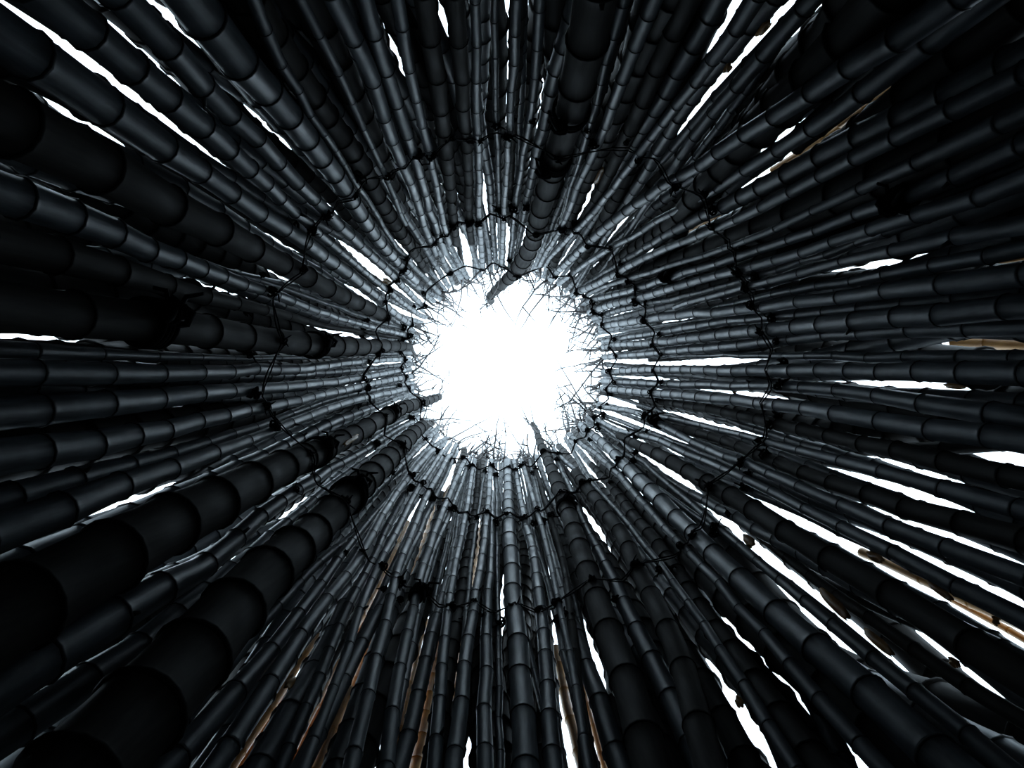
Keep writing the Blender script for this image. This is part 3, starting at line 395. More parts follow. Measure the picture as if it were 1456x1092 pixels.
B 0.8247 132.9 0.557 358 -851,-677,-522,-396,-325,-229,-107,-39,0,19,18,-2,-42,-101,-180,-278,-395,-532,-689,-865 7.0,8.7,12.3,18.0,27.5,43.7,62.6,84.8
B 5.2992 140.5 0.189 419 293,346,373,375,351,301,226,126,0,-151,-328,-531,-759,-1012,-1291,-1596,-1926,-2281,-2662,-3069 7.4,9.2,13.0,19.0,29.1,46.2,66.2,89.6
B 1.0214 134.4 0.117 421 1322,1180,1035,798,501,323,193,85,0,-63,-104,-122,-118,-92,-44,27,120,235,372,532 5.1,6.4,9.0,13.2,20.2,32.0,45.9,62.2
B 1.2690 137.3 0.179 373 1803,1516,1246,995,760,544,345,164,0,-146,-274,-385,-478,-553,-611,-651,-674,-679,-666,-635 7.4,9.2,13.0,19.0,29.1,46.2,66.2,89.6
B 4.4890 139.0 0.177 363 419,419,404,373,329,269,194,104,0,-119,-254,-403,-567,-746,-939,-1148,-1372,-1610,-1863,-2131 5.2,6.4,9.1,13.3,20.3,32.2,46.2,62.6
B 1.6807 135.7 0.559 438 2421,2036,1677,1343,1034,750,471,180,0,-133,-281,-411,-515,-595,-653,-685,-681,-655,-606,-532 7.4,9.2,13.0,19.0,29.1,46.2,66.2,89.6
B 3.8270 135.8 0.245 477 -157,-115,-79,-50,-27,-11,-1,3,0,-9,-25,-46,-75,-109,-150,-198,-252,-312,-378,-451 2.7,3.4,4.8,7.1,10.8,17.2,24.6,33.3
B 0.3437 195.5 0.330 369 -1541,-1296,-1065,-850,-672,-550,-364,-150,0,125,234,328,407,470,519,552,570,573,560,533 3.7,4.6,6.5,9.5,14.5,23.1,33.1,44.8
B 5.7160 132.7 0.229 289 -411,-436,-439,-420,-379,-317,-233,-127,0,149,320,512,727,963,1220,1500,1801,2124,2468,2834 7.3,9.1,12.7,18.7,28.6,45.3,65.0,88.0
B 4.1146 132.9 0.279 302 -2371,-2007,-1661,-1335,-1029,-743,-476,-228,0,208,397,565,714,846,957,1048,1120,1172,1204,1217 7.4,9.2,13.0,19.0,29.1,46.2,66.2,89.6
B 4.7286 199.9 0.121 292 20,2,-11,-15,28,95,63,-1,0,16,37,62,91,124,162,203,249,299,353,412 4.0,4.9,6.9,10.2,15.6,24.7,35.4,48.0
B 3.5511 135.6 0.426 280 216,143,83,36,2,-18,-25,-19,0,32,78,137,209,294,392,504,629,767,918,1082 4.9,6.1,8.6,12.6,19.3,30.6,43.8,59.3
B 5.1196 133.5 0.139 280 685,556,440,338,249,174,109,50,0,-38,-35,-5,25,58,104,164,237,324,424,537 7.4,9.2,13.0,19.0,29.1,46.2,66.2,89.6
B 3.2097 140.0 0.559 361 1157,923,715,532,375,243,136,55,0,-30,-34,-13,33,106,203,326,475,649,849,1074 7.4,9.2,13.0,19.0,29.1,46.2,66.2,89.6
B 0.6654 509.1 0.302 548 -653,-483,-337,-218,-123,-54,-11,7,0,-32,-81,-120,-312,-521,-635,-788,-1009,-1221,-1472,-1758 2.2,2.8,3.9,5.7,8.7,13.8,19.8,26.9
B 1.5386 139.3 0.289 253 -810,-664,-531,-411,-303,-208,-126,-57,0,41,40,12,60,88,71,38,-7,-66,-137,-221 7.4,9.2,13.0,19.0,29.1,46.2,66.2,89.6
B 6.1313 137.3 0.268 295 51,-23,-177,-163,-33,-1,-2,-2,0,5,12,22,35,50,68,88,111,137,165,196 7.1,8.8,12.4,18.2,27.9,44.2,63.3,85.8
B 1.8488 141.9 0.323 220 1113,924,750,589,443,311,193,90,0,-76,-136,-183,-215,-234,-238,-229,-205,-167,-114,-48 2.5,3.1,4.3,6.3,9.7,15.4,22.1,29.9
B 3.9162 133.0 0.400 239 429,286,169,77,10,-30,-46,-36,0,61,148,260,398,561,750,964,1203,1469,1759,2076 5.7,7.1,10.0,14.7,22.4,35.5,51.0,69.0
B 2.4916 135.5 0.469 242 -312,-203,-114,-46,3,32,42,31,0,-51,-121,-212,-322,-452,-603,-773,-963,-1173,-1403,-1653 7.4,9.2,13.0,19.0,29.1,46.2,66.2,89.6
B 5.9613 137.8 0.404 241 -549,-532,-500,-453,-392,-316,-225,-120,0,135,284,448,626,819,1027,1249,1486,1738,2004,2285 6.4,8.0,11.3,16.5,25.2,40.0,57.4,77.8
B 1.9671 135.7 0.496 275 1130,933,753,587,420,218,96,63,0,-69,-123,-161,-183,-190,-180,-155,-114,-57,15,104 6.8,8.5,11.9,17.5,26.8,42.5,60.9,82.5
B 0.3047 141.2 0.364 192 -706,-560,-430,-317,-221,-141,-77,-30,0,14,11,-9,-47,-127,-228,-280,-357,-474,-609,-761 2.6,3.3,4.6,6.7,10.3,16.3,23.3,31.6
B 0.6958 140.1 0.369 241 -2519,-2115,-1736,-1389,-1082,-775,-480,-226,0,200,375,524,647,745,818,865,887,883,853,798 7.4,9.2,13.0,19.0,29.1,46.2,66.2,89.6
B 3.3935 140.9 0.409 248 521,492,453,403,343,273,192,101,0,-112,-236,-378,-462,-405,-576,-946,-1179,-1375,-1579,-1794 7.4,9.2,13.0,19.0,29.1,46.2,66.2,89.6
B 4.1277 137.9 0.559 203 647,538,436,343,258,181,113,52,0,-44,-80,-108,-128,-139,-142,-137,-124,-103,-74,-36 7.4,9.2,13.0,19.0,29.1,46.2,66.2,89.6
B 0.4589 138.4 0.263 263 950,814,683,556,430,305,200,101,0,-96,-188,-274,-356,-432,-503,-570,-631,-688,-740,-786 2.3,2.9,4.1,6.1,9.2,14.7,21.0,28.5
B 5.4083 139.9 0.554 262 594,437,304,195,109,46,7,-8,0,32,87,165,267,393,542,715,911,1131,1374,1640 2.6,3.2,4.5,6.6,10.1,16.1,23.1,31.3
B 4.3965 132.1 0.405 297 -2230,-1887,-1563,-1263,-980,-701,-447,-214,0,196,373,531,671,792,894,980,1047,1095,1124,1135 4.7,5.8,8.2,12.0,18.4,29.1,41.7,56.5
B 3.5184 141.6 0.521 199 -1656,-1389,-1139,-907,-691,-493,-311,-147,0,130,243,339,418,479,524,551,562,555,531,490 5.8,7.2,10.1,14.8,22.7,36.0,51.6,69.8
B 1.3907 140.3 0.303 239 404,353,303,253,202,152,101,51,0,-54,-116,-165,-204,-253,-304,-355,-405,-456,-507,-558 2.4,3.0,4.3,6.3,9.6,15.2,21.7,29.4
B 3.6924 203.6 0.402 217 -1292,-1123,-953,-759,-559,-428,-306,-154,0,152,301,449,594,737,878,1017,1154,1288,1421,1551 2.3,2.9,4.1,6.0,9.2,14.6,21.0,28.4
B 0.0429 140.3 0.178 202 -736,-649,-560,-469,-378,-285,-191,-96,0,97,196,296,397,499,603,708,813,920,1029,1138 5.3,6.6,9.3,13.7,20.9,33.1,47.4,64.3
B 0.5429 389.6 0.162 277 -2064,-1731,-1406,-1062,-787,-575,-308,-117,0,138,286,409,506,580,632,663,672,660,626,570 2.3,2.9,4.0,5.9,9.0,14.3,20.6,27.8
B 3.1064 134.1 0.268 167 -1445,-1215,-999,-797,-609,-436,-276,-131,0,117,220,308,383,443,489,521,538,542,531,507 5.2,6.5,9.1,13.3,20.4,32.3,46.3,62.7
B 5.7436 136.5 0.185 192 -181,-125,-78,-41,-13,4,13,11,0,-21,-51,-91,-141,-200,-270,-348,-437,-535,-642,-760 6.7,8.3,11.7,17.2,26.2,41.6,59.6,80.8
B 4.9964 132.1 0.558 166 -1249,-1039,-845,-666,-502,-353,-220,-102,0,87,159,215,256,282,293,288,267,232,181,114 7.1,8.9,12.4,18.3,27.9,44.3,63.4,85.9
'''

OUTER = [
 '1222,157,4 1200,172,4',
 '1140,217,3 1105,236,3',
 '974,331,5 1020,308,4',
 '1234,789,7 1252,794,9',
 '1320,828,6 1350,850,6',
 '1222,885,6 1265,920,6',
 '466,882,3 445,915,7 420,950,8 414,962,3',
 '411,977,3 390,1000,9 364,1045,14 336,1092,15',
 '494,930,3 480,955,4 462,988,4 440,1030,3 411,1092,3',
 '494,990,4 482,1018,6 470,1050,11 452,1092,13',
 '548,822,3 537,836,6 516,880,7 507,904,3',
 '529,905,3 500,980,3',
 '604,890,6 599,905,6 590,955,4 572,1020,4 565,1060,3',
 '623,920,3 610,1000,9 598,1060,12 590,1092,13',
 '654,920,3 644,1000,4',
 '574,750,3 566,775,5 552,805,5',
 '620,715,4 605,770,4 595,790,5',
 '684,751,3 679,780,4 675,795,4',
 '792,930,4 799,960,9 806,1010,10 818,1040,9',
 '892,830,4 903,848,9 912,865,4',
 '919,875,4 922,881,4',
 '863,832,2 875,858,4 884,880,2',
 '818,930,3 830,985,5 842,1030,5 860,1092,6',
 '1366,486,10 1400,489,12 1456,491,13',
 '1400,375,3 1456,367,5',
]

class Pole:
    pass

poles = []
KT = np.linspace(0, NR - 1, 20); KW = np.linspace(0, NR - 1, 8)
for line in BAKED.strip().split('\n'):
    f = line.split(' ')
    p = Pole()
    p.kind = f[0]
    d = np.array([float(v) for v in f[5].split(',')]) * 1e-4
    p.th = float(f[1]) + np.interp(np.arange(NR), KT, d)
    p.w = np.interp(np.arange(NR), KW, [float(v) for v in f[6].split(',')])
    p.rend = float(f[2]); p.off = float(f[3]); p.gain = float(f[4])
    p.theta = float(np.interp(math.log(330), LR, p.th)) % TWO
    poles.append(p)

# ------------------------------------------------------------------ mesh helpers
def mesh_obj(name, V, Fc, mat, parent=None, loc=None, smooth_sh=True):
    me = bpy.data.meshes.new(name)
    me.from_pydata([tuple(v) for v in V], [], Fc)
    if smooth_sh:
        me.polygons.foreach_set('use_smooth', [True] * len(me.polygons))
    me.materials.append(mat)
    return link(name, me, parent, loc)

def link(name, me, parent=None, loc=None):
    o = bpy.data.objects.new(name, me)
    COL.objects.link(o)
    if parent is not None:
        o.parent = parent
    if loc is not None:
        o.location = loc
    return o

def tube(C, rad, n=12, caps=(True, True), closed=False):
    """rings of n points round the path C with radii rad -> verts, faces"""
    C = np.asarray(C, float); rad = np.asarray(rad, float)
    if closed:
        T = np.roll(C, -1, 0) - np.roll(C, 1, 0)
    else:
        T = np.gradient(C, axis=0)
    T /= np.linalg.norm(T, axis=1)[:, None] + 1e-12
    ref = np.array([0, 0, 1.0]) if abs(T[:, 2]).max() < 0.8 else np.array([1.0, 0, 0])
    u = np.cross(T, ref); u /= np.linalg.norm(u, axis=1)[:, None] + 1e-12
    v = np.cross(T, u)
    a = np.linspace(0, TWO, n, endpoint=False)
    V = C[:, None] + rad[:, None, None] * (np.cos(a)[None, :, None] * u[:, None] + np.sin(a)[None, :, None] * v[:, None])
    V = V.reshape(-1, 3)
    Fc = []
    m = len(C)
    for k in range(m if closed else m - 1):
        k2 = (k + 1) % m
        for j in range(n):
            j2 = (j + 1) % n
            Fc.append((k * n + j, k * n + j2, k2 * n + j2, k2 * n + j))
    if not closed:
        if caps[0]:
            Fc.append(tuple(range(n - 1, -1, -1)))
        if caps[1]:
            Fc.append(tuple(range((m - 1) * n, m * n)))
    return V, Fc

def merge(parts):
    V, Fc, k = [], [], 0
    for v, f in parts:
        V.extend(v)
        Fc.extend([tuple(i + k for i in q) for q in f])
        k += len(v)
    return V, Fc

def mesh_obj2(name, plain, rings, mats, parent=None, loc=None):
    v, f = merge(plain + rings)
    nf = sum(len(q[1]) for q in plain)
    o = mesh_obj(name, v, f, mats[0], parent, loc)
    o.data.materials.append(mats[1])
    o.data.polygons.foreach_set('material_index', [0] * nf + [1] * (len(f) - nf))
    return o

def empty(name, loc):
    o = bpy.data.objects.new(name, None)
    COL.objects.link(o)
    o.location = loc
    o.empty_display_size = 0.1
    return o

def tag(o, label, cat, group=None):
    o['label'] = label
    o['category'] = cat
    if group:
        o['group'] = group
    return o

UP = np.array([0, 0, EYE])           # eye-level coordinates -> world

# ------------------------------------------------------------------ the setting
ang = np.linspace(0, TWO, 48, endpoint=False)
V = [(0, 0, 0)] + [(0.5 * math.cos(a), 0.5 * math.sin(a), 0) for a in ang] + [(60 * math.cos(a), 60 * math.sin(a), 0) for a in ang]
n = len(ang)
Fc = [(0, 1 + j, 1 + (j + 1) % n) for j in range(n)] + [(1 + j, 1 + n + j, 1 + n + (j + 1) % n, 1 + (j + 1) % n) for j in range(n)]
floor = mesh_obj('floor', V, Fc, M_SOIL, smooth_sh=False)
floor['kind'] = 'structure'

# ------------------------------------------------------------------ poles
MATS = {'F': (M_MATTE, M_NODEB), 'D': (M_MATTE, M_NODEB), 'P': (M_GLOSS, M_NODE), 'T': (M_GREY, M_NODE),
        'R': (M_GREY, M_NODE), 'B': (M_MATTE, M_NODEB), 'O': (M_TAN, M_TAN)}  # B: rear poles coloured dark to stand in for shade between front poles

def path_of(p):
    """centre line (eye-level coordinates) and radius of a pole, from the ground to its end"""
    pts, rad = [], []
    rs = [r for r in RG if r > p.rend * 1.01][::-1] + [p.rend]
    for r in rs:
        th = np.interp(math.log(r), LR, p.th); w = np.interp(math.log(r), LR, p.w)
        q = place(CX + r * math.cos(th), CY + r * math.sin(th), p.off)
        pts.append(q); rad.append(w * q[2] / F / 2)
    pts = np.array(pts); rad = np.array(rad)
    a = axis(pts[0][2]); v = pts[0][:2] - a
    v /= np.linalg.norm(v)
    m = 6
    lo = []
    for k in range(m, 0, -1):
        h = pts[0][2] - (pts[0][2] + EYE) * k / m
        lo.append([*(axis(h) + v * (R0 + p.off - TAPER * h)), h])
    pts = np.vstack([lo, pts]); rad = np.concatenate([np.full(m, rad[0]), rad])
    return pts, rad

def sample(pts, rad, h):
    hh = pts[:, 2]
    return np.stack([np.interp(h, hh, pts[:, 0]), np.interp(h, hh, pts[:, 1]), h], 1), np.interp(h, hh, rad)

PROFILE = [(0.0, 1.04), (0.035, 1.01), (0.09, 1.0), (0.35, 0.985), (0.7, 0.985), (0.9, 1.0), (0.965, 1.025), (1.0, 1.055)]
PT = np.array([a for a, _ in PROFILE]); PF = np.array([b for _, b in PROFILE])

def internode(p, h0, h1, base, nseg, jig0, jig1):
    C, r = sample(p.pts, p.rad, h0 + (h1 - h0) * PT)
    C[:, :2] += np.outer(1 - PT, jig0) + np.outer(PT, jig1)
    return tube(C - base, r * PF, nseg)

def node_ring(p, h, base, nseg, jig):
    r0 = float(sample(p.pts, p.rad, np.array([h]))[1][0])
    z = np.array([-0.20, -0.13, -0.02, 0.05, 0.14]) * r0
    f = np.array([0.99, 1.09, 1.125, 1.07, 0.99])
    C, r = sample(p.pts, p.rad, h + z)
    C[:, :2] += jig
    return tube(C - base, r * f, nseg)

def px_len(h0, h1):
    return F * (R0 / h0 - R0 / h1) if h0 > 0.3 else 999

def twig_mesh(start, direction, length, r0, base):
    n = 7
    d = np.array(direction, float); d /= np.linalg.norm(d)
    side = np.cross(d, rng.normal(size=3)); side /= np.linalg.norm(side)
    t = np.linspace(0, 1, n)
    bend = rng.uniform(-0.28, 0.28) * length
    C = start + np.outer(t * length, d) + np.outer(t ** 2 * bend, side)
    C += rng.normal(scale=0.004, size=C.shape) * (t[:, None] > 0)
    parts = [tube(C - base, r0 * (1 - 0.7 * t), 5)]
    for k in (2, 4, 5):
        if rng.random() < 0.45:
            e = d * 0.7 + rng.normal(scale=0.5, size=3)
            e /= np.linalg.norm(e)
            c2 = np.array([C[k] + e * length * 0.17 * s for s in (0, 0.5, 1)])
            parts.append(tube(c2 - base, r0 * np.array([0.55, 0.4, 0.15]), 4))
    return merge(parts)

WALL_GROUP = 'bamboo poles of the round tower wall'
def build_pole(p, detail, group, twigs=True):
    p.pts, p.rad = path_of(p)
    mats = MATS[p.kind]
    p.base = base = np.array([p.pts[0][0], p.pts[0][1], -EYE])
    root_loc = (base[0], base[1], 0.0)
    htop = p.pts[-1][2]
    L0 = rng.uniform(0.25, 0.33) if p.kind == 'F' else rng.uniform(0.17, 0.29)
    h = -EYE + 0.001
    hs = [h]
    while h < htop - 0.1:
        low = 0.65 + 0.35 * min(1, (h + EYE) / 2.0)
        h += L0 * low * rng.uniform(0.88, 1.12)
        if htop - h < 0.14:
            h = htop
        hs.append(h)
    jigs = [rng.normal(scale=0.0020, size=2) for _ in hs]
    nseg = 18 if p.w[50] > 22 else 12
    foot, top, rings = [], [], []
    root = empty('bamboo_pole', root_loc) if detail else None
    p.nodes = hs
    for k in range(len(hs) - 1):
        a, b = hs[k], hs[k + 1]
        m = internode(p, a, b, base, nseg, jigs[k], jigs[k + 1])
        L = px_len(max(a, 0.01), max(b, 0.02))
        rr = F * (R0 - TAPER * b) / max(b, 0.05)
        wpx = np.interp(math.log(min(max(rr, 101), 950)), LR, p.w)
        rm = node_ring(p, b, base, nseg, jigs[k + 1]) if k + 1 < len(hs) - 1 else None
        if not detail or L < 9:
            top.append(m)
            if rm: rings.append(rm)
        elif rr > 1150:
            foot.append(m)
            if rm: foot.append(rm)
        else:
            mesh_obj('internode', *m, mats[0], root)
            if rm and wpx >= 9:
                mesh_obj('node_ring', *rm, mats[1], root)
            elif rm:
                rings.append(rm)
    if foot:
        mesh_obj('culm_foot', *merge(foot), mats[0], root)
    if top or rings:
        if detail:
            mesh_obj2('culm_top', top, rings, mats, root)['kind'] = 'stuff'
        else:
            root = mesh_obj2('bamboo_pole', top, rings, mats, None, root_loc)
    # thin branches standing up from the cut end
    end = p.pts[-1]
    if twigs and p.rend < 150:
        a = axis(end[2])
        inw = np.array([*(a - end[:2]), 0.0]); inw /= np.linalg.norm(inw)
        tang = np.array([-inw[1], inw[0], 0])
        for _ in range(int(rng.integers(1, 3) if p.kind in 'RB' else rng.integers(2, 4))):
            d = np.array([0, 0, 1.0]) + inw * rng.uniform(-0.03, 0.16) + tang * rng.normal(scale=0.11)
            v = twig_mesh(end - np.array([0, 0, 0.03]), d, 0.4 + 1.5 * rng.random() ** 1.4, rng.uniform(0.006, 0.013), base)
            mesh_obj('twig', *v, M_TWIG, root)
    # short stubs of lopped side branches at some joints
    if detail and p.kind in 'PFD':
        for h in hs[1:-1]:
            if 0.9 < h < 5.2 and rng.random() < 0.035:
                c, r = sample(p.pts, p.rad, np.array([h])); c = c[0]; r = float(r[0])
                inw = axis(h) - c[:2]; inw /= np.linalg.norm(inw)
                g = rng.uniform(-1.1, 1.1)
                d2 = np.array([inw[0] * math.cos(g) - inw[1] * math.sin(g), inw[0] * math.sin(g) + inw[1] * math.cos(g), 0])
                d3 = d2 * 0.75 + np.array([0, 0, 0.65])
                s = c + d2 * r * 0.8
                C = np.array([s, s + d3 * 0.013, s + d3 * 0.026])
                mesh_obj('branch_stub', *tube(C - base, np.array([0.008, 0.0065, 0.005]) * (0.6 + r * 8), 8), mats[1], root)
    p.obj = root
    root['category'] = 'pole'
    root['group'] = group
    return root

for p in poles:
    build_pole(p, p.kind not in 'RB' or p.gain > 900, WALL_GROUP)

# labels: the thick poles by their look and place, the others counted clockwise from the hour lines of the opening
ORD = ['first', 'second', 'third', 'fourth', 'fifth', 'sixth', 'seventh', 'eighth', 'ninth', 'tenth', 'eleventh', 'twelfth',
       'thirteenth', 'fourteenth', 'fifteenth', 'sixteenth', 'seventeenth', 'eighteenth', 'nineteenth', 'twentieth', 'twenty-first', 'twenty-second',
       'twenty-third', 'twenty-fourth', 'twenty-fifth', 'twenty-sixth', 'twenty-seventh', 'twenty-eighth', 'twenty-ninth', 'thirtieth']
HOUR = ['twelve', 'one', 'two', 'three', 'four', 'five', 'six', 'seven', 'eight', 'nine', 'ten', 'eleven']
LOOK = {'P': 'glossy blue-black bamboo pole', 'T': 'slim grey-black bamboo pole', 'D': 'matte brown-black bamboo pole',
        'R': 'thin grey rear pole', 'B': 'half-hidden matte rear pole'}
THICK = ['widest matte pole above the opening, its bent tan tip reaching over the rim',
         'thick matte black pole running to the lower right edge near four o\'clock',
         'thick matte pole cut short below the opening, right of the one reaching the rim',
         'thick matte brown-black pole below the opening, its tip reaching the rim at six o\'clock',
         'very thick matte pole running to the bottom left corner, cut below the rim',
         'very thick matte pole beside the bottom left corner one, its tip inside the rim',
         'thick dark pole running level to the left edge, bound with black rope',
         'thick matte black pole running to the upper left corner, cut below the rim']
thick = sorted([p for p in poles if p.kind == 'F'], key=lambda p: (p.theta + math.pi / 2 + 0.2) % TWO)
for p, t in zip(thick, THICK):
    p.obj['label'] = t
count = {}
for p in sorted([p for p in poles if p.kind != 'F'], key=lambda p: (p.theta + math.pi / 2) % TWO):
    hour = int(((p.theta + math.pi / 2) % TWO) / (TWO / 12))
    k = count.get((hour, p.kind), 0)
    count[(hour, p.kind)] = k + 1
    p.obj['label'] = "%s, %s clockwise from the %s o'clock line of the opening" % (LOOK[p.kind], ORD[k], HOUR[hour])

# ------------------------------------------------------------------ dry tan poles standing outside the wall, seen through its gaps
outer = []
for s in OUTER:
    pts = sorted([(math.hypot(x - CX, y - CY), math.atan2(y - CY, x - CX), w) for x, y, w in
                  (tuple(float(v) for v in q.split(',')) for q in s.split())])
    r = np.array([a[0] for a in pts]); t = np.unwrap(np.array([a[1] for a in pts])); w = np.array([a[2] for a in pts])
    p = Pole()
    p.kind = 'O'
    p.th = np.interp(LR, np.log(r), t)
    if len(r) > 1:
        sl = max(-0.08, min(0.08, (t[-1] - t[0]) / max(math.log(r[-1] / r[0]), 0.1)))
        tm, lm = float(t.mean()), float(np.log(r).mean())
        p.th = 0.5 * p.th + 0.5 * (tm + sl * (LR - lm))
    p.w = np.full(NR, max(9.0, float(w.max()) * 1.5)) * (RG + 52) / (r.mean() + 52)
    p.rend = max(102.0, r[0] - 8)
    p.theta = float(t.mean()) % TWO
    p.off = 0.62 + 0.06 * (len(outer) % 3)
    p.gain = 0
    outer.append(p)
    build_pole(p, False, 'dry tan poles outside the wall', twigs=False)
count = {}
for p in sorted(outer, key=lambda p: (p.theta + math.pi / 2) % TWO):
    hour = int(((p.theta + math.pi / 2) % TWO) / (TWO / 12))
    k = count.get(hour, 0)
    count[hour] = k + 1
    p.obj['label'] = "dry tan pole outside the wall, %s through gaps clockwise from %s o'clock" % (ORD[k], HOUR[hour])

# ------------------------------------------------------------------ dry culm sheaths still clinging to poles beside the gaps
SHEATHS = ['1076,52,12 1094,32,12', '1030,104,11 1038,93,11', '1056,761,14 1070,775,14', '1062,770,12 1068,776,12', '1232,786,13 1254,797,13',
           '1318,826,13 1352,852,12', '1348,936,12 1362,946,12', '1410,878,13 1418,886,13', '1165,838,16 1205,878,16', '1228,895,14 1268,930,13',
           '1046,990,12 1054,1004,12', '408,978,12 418,960,12', '846,262,10 858,240,10', '489,633,6 509,619,7',
           '632,712,9 641,690,8', '545,398,8 556,404,8', '1342,548,9 1372,550,9', '1040,556,7 1046,557,7']
def sheath(body):
    a, b = [tuple(float(v) for v in q.split(',')) for q in body.split()]
    mx, my = (a[0] + b[0]) / 2, (a[1] + b[1]) / 2
    r, th = math.hypot(mx - CX, my - CY), math.atan2(my - CY, mx - CX)
    i = int(np.argmin(abs(RG - r)))
    near = [p for p in poles if r > p.rend and p.off < 0.12]
    p = min(near, key=lambda p: max(abs(wrap(p.th[i] - th)) * r - p.w[i] / 2, -4) + p.off * 12)
    off = p.off + 0.01
    if abs(wrap(p.th[i] - th)) * r < p.w[i] * 0.3:        # lies on the face of the pole, not beside it
        off = p.off - float(np.interp(F * R0 / (r + F * TAPER), p.pts[:, 2], p.rad)) * 1.02 - 0.004
    n, m = 7, 7
    V = []
    for k in range(n):
        t = k / (n - 1)
        x = a[0] + (b[0] - a[0]) * t; y = a[1] + (b[1] - a[1]) * t; w = (a[2] + (b[2] - a[2]) * t) * (0.35 + 0.65 * math.sin(math.pi * (0.12 + 0.76 * t)))
        q = place(x, y, off)
        rad = q[:2] - axis(q[2]); rad /= np.linalg.norm(rad)
        tan = np.array([-rad[1], rad[0]])
        hw = w * q[2] / F / 2
        for j in range(m):
            u = -1 + 2 * j / (m - 1)
            d = tan * hw * u + rad * (hw * 0.7 * u * u + 0.004 * math.sin(9 * t + 3 * u))
            V.append([q[0] + d[0], q[1] + d[1], q[2] + 0.002 * math.sin(5 * u + k)])
    V = np.array(V) - p.base
    Fc = [(k * m + j, k * m + j + 1, (k + 1) * m + j + 1, (k + 1) * m + j) for k in range(n - 1) for j in range(m - 1)]
    o = mesh_obj('culm_sheath', V, Fc, M_TAN, p.obj)
    sm = o.modifiers.new('thickness', 'SOLIDIFY')
    sm.thickness = 0.0025
    o['label'] = 'dry tan sheath clinging to the dark pole'
for s in SHEATHS:
    sheath(s)

# ------------------------------------------------------------------ twine rings tying the poles together
def inner_face(h):
    """for each direction round the axis: distance from the axis to the nearest pole face at height h"""
    n = 240
    a = axis(h)
    T = np.arange(n) / n * TWO
    D = np.full(n, R0 - TAPER * h + 0.09)
    for p in poles:
        if h > p.pts[-1][2] - 0.01:
            continue
        c, r = sample(p.pts, p.rad, np.array([h])); c = c[0][:2] - a; r = float(r[0])
        dist = float(np.linalg.norm(c)); th = math.atan2(c[1], c[0])
        d = wrap(T - th) * dist
        m = abs(d) < r * 0.95
        D[m] = np.minimum(D[m], dist - np.sqrt(np.maximum(r * r - d[m] ** 2, 0)))
    return T, D

knot_meshes = []
for k in range(5):
    t = np.linspace(0, TWO, 26, endpoint=False)
    q, s = (2, 3) if k % 2 else (3, 2)
    C = np.stack([(1 + 0.45 * np.cos(s * t)) * np.cos(q * t), (1 + 0.45 * np.cos(s * t)) * np.sin(q * t), 0.75 * np.sin(s * t)], 1)
    C = C * 0.017 * np.array([1.0, 0.8, 1.2]) + rng.normal(scale=0.0015, size=C.shape)
    parts = [tube(C, np.full(26, 0.0062), 5, closed=True)]
    for _ in range(2):
        e = rng.normal(size=3); e /= np.linalg.norm(e)
        parts.append(tube(np.array([e * 0.01, e * 0.03 + rng.normal(scale=0.006, size=3), e * rng.uniform(0.04, 0.07)]), np.array([0.005, 0.0045, 0.003]), 5))
    v, f = merge(parts)
    me = bpy.data.meshes.new('knot')
    me.from_pydata([tuple(x) for x in v], [], f)
    me.polygons.foreach_set('use_smooth', [True] * len(f))
    me.materials.append(M_ROPE)
    knot_meshes.append(me)

def tie_ring(r_px, thick, label, knot_scale, wob, slope=0.014):
    h = F * R0 / (r_px + F * TAPER)
    root = empty('tie_ring', (float(axis(h)[0]), float(axis(h)[1]), h + EYE))
    tag(root, label, 'rope', 'twine rings around the inside of the tower')
    T, D = inner_face(h)
    D0 = D - thick * 1.2
    ctr = np.array([*axis(h), h])
    ph = rng.uniform(0, TWO, 6)
    z0 = sum(wob / (j + 1) * np.sin((j + 2) * T + ph[j]) for j in range(6))
    for strand in range(2):
        Ds = np.minimum(D0, np.roll(D0, 1) + slope)
        Ds = np.minimum(Ds, np.roll(D0, -1) + slope)
        for _ in range(14):
            Ds = np.minimum(Ds, np.minimum(np.roll(Ds, 1), np.roll(Ds, -1)) + slope)
        z = z0 + (0.011 if strand else -0.011) * np.cos(T * 31 + strand) + (0.5 - strand) * 0.02
        C = np.stack([Ds * np.cos(T), Ds * np.sin(T), z], 1)
        mesh_obj('cord', *tube(C, np.full(len(T), thick), 5, closed=True), M_ROPE, root)
    k = 0
    for p in sorted(poles, key=lambda p: p.theta):
        if p.off > 0.13 or h > p.pts[-1][2] + 0.1:
            continue
        hh = min(h, p.pts[-1][2] - 0.01)
        c, r = sample(p.pts, p.rad, np.array([hh])); c = c[0]; r = float(r[0])
        v = c[:2] - axis(h); th = math.atan2(v[1], v[0]) + rng.normal(scale=0.012)
        j = int(round(th / TWO * 240)) % 240
        o = link('knot', knot_meshes[k % 5], root, (float(D0[j] * math.cos(th)), float(D0[j] * math.sin(th)), float(z0[j] + rng.normal(scale=0.012))))
        s = knot_scale * rng.uniform(0.7, 1.35)
        o.scale = (s, s, s)
        o.rotation_euler = tuple(rng.uniform(0, TWO, 3))
        k += 1

tie_ring(141, 0.0050, 'black knotted twine ring around the rim of the sky opening', 0.85, 0.05)
tie_ring(201, 0.0045, 'black knotted twine ring next below the one at the rim', 0.8, 0.07)
tie_ring(335, 0.0028, 'lowest black knotted twine ring, halfway out in the picture', 0.7, 0.09, 0.011)

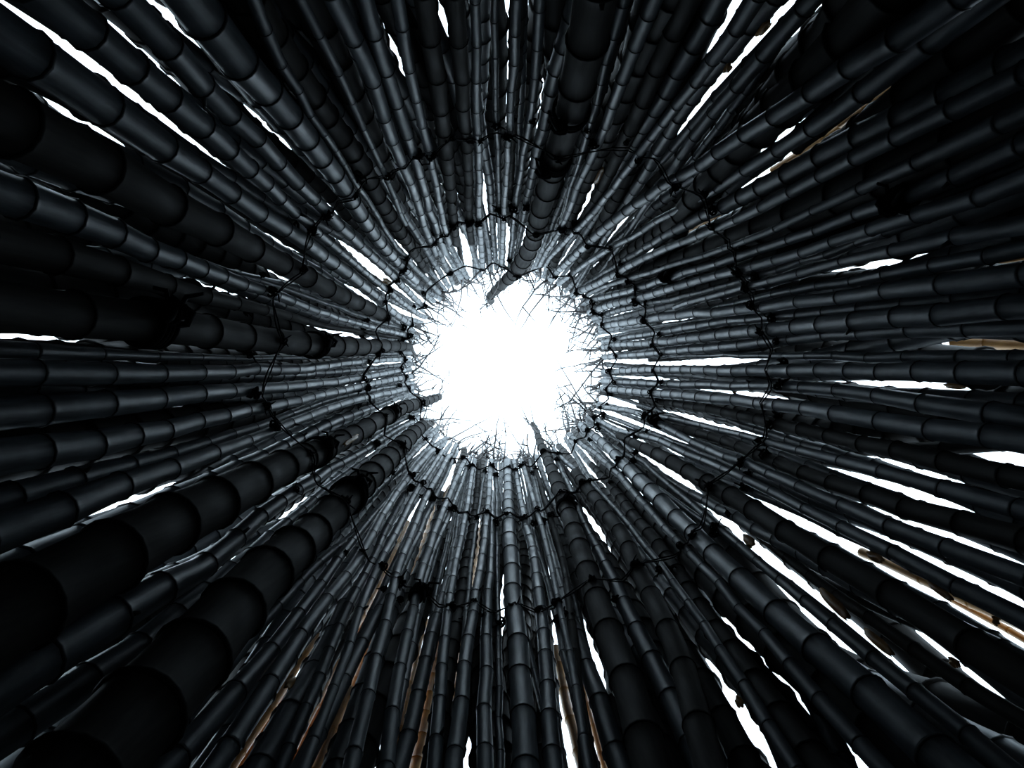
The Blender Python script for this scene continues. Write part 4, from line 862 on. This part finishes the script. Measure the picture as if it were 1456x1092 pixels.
# ------------------------------------------------------------------ rope lashings wrapped round single poles
def lashing(x, y, label, turns=3, spread=0.05, big=1.0):
    best = None
    for p in poles:
        if p.off > 0.12:
            continue
        r, th = math.hypot(x - CX, y - CY), math.atan2(y - CY, x - CX)
        if r < p.rend:
            continue
        i = int(np.argmin(abs(RG - r)))
        d = abs(wrap(p.th[i] - th)) * r - p.w[i] / 2
        d += p.off * 20
        if best is None or d < best[0]:
            best = (d, p, r)
    _, p, r = best
    h = float(np.interp(math.log(r), np.log([math.hypot(q[0] * F / q[2] + PX - CX, q[1] * F / q[2] + PY - CY) for q in p.pts[6:]][::-1]), p.pts[6:, 2][::-1]))
    c, rad = sample(p.pts, p.rad, np.array([h])); c = c[0]; rad = float(rad[0])
    root = empty('rope_lashing', (float(c[0]), float(c[1]), h + EYE))
    tag(root, label, 'rope', 'black rope lashings round single poles')
    t = np.linspace(0, TWO, 28, endpoint=False)
    for k in range(turns):
        z = (k - (turns - 1) / 2) * spread / max(turns - 1, 1)
        cc, rr = sample(p.pts, p.rad, np.array([h + z])); cc = cc[0] - c; rr = float(rr[0]) * 1.07
        tilt = rng.normal(scale=0.10, size=2)
        th_ = 0.0050 * big
        C = np.stack([cc[0] + (rr + th_ * 0.7) * np.cos(t), cc[1] + (rr + th_ * 0.7) * np.sin(t), z + tilt[0] * rr * np.cos(t) + tilt[1] * rr * np.sin(t)], 1)
        mesh_obj('rope_turn', *tube(C, np.full(28, th_), 6, closed=True), M_ROPE, root)
    inw = axis(h) - c[:2]; inw /= np.linalg.norm(inw)
    g = rng.uniform(-0.7, 0.7)
    dx = np.array([inw[0] * math.cos(g) - inw[1] * math.sin(g), inw[0] * math.sin(g) + inw[1] * math.cos(g)]) * (rad * 1.12 + 0.012)
    o = link('knot', knot_meshes[0], root, (float(dx[0]), float(dx[1]), 0.0))
    o.scale = (1.1 * big,) * 3
    C = np.array([[dx[0], dx[1], 0], [dx[0] * 1.25, dx[1] * 1.25, -0.03], [dx[0] * 1.2 - dx[1] * 0.4, dx[1] * 1.2 + dx[0] * 0.4, -0.07], [dx[0] * 1.1 - dx[1] * 0.6, dx[1] * 1.1 + dx[0] * 0.6, -0.11]])
    mesh_obj('loose_end', *tube(C, np.array([0.006, 0.006, 0.005, 0.004]) * big, 6), M_ROPE, root)

lashing(212, 456, 'heavy black rope lashing on the thick pole at the left, far from the opening', 4, 0.07, 1.5)
lashing(446, 491, 'black rope lashing on the thick left pole, nearer the opening', 3, 0.05, 1.1)
lashing(1278, 264, 'black rope lashing on a pole at the upper right', 3, 0.05, 1.2)
lashing(935, 605, 'black rope lashing right of the opening, just below the level poles', 3, 0.06, 1.3)
lashing(787, 226, 'black rope lashing on the widest pole above the opening', 4, 0.07, 1.2)
lashing(815, 157, 'higher black rope lashing on the widest pole, towards the top edge', 2, 0.03, 1.0)
lashing(495, 705, 'black rope lashing on the very thick bottom left pole', 4, 0.07, 1.3)
lashing(553, 592, 'black rope lashing near the tip of the thick pole pointing into the opening', 3, 0.05, 1.1)
lashing(806, 722, 'black rope lashing on the thick pole right below the opening', 3, 0.05, 1.1)
lashing(438, 614, 'black rope lashing on the glossy pole left of the opening', 3, 0.05, 1.1)
lashing(592, 846, 'black rope lashing on a pole below the opening, left of centre', 3, 0.05, 1.1)
lashing(958, 398, 'black rope lashing right above the twine crossing at two o\'clock', 3, 0.05, 1.2)
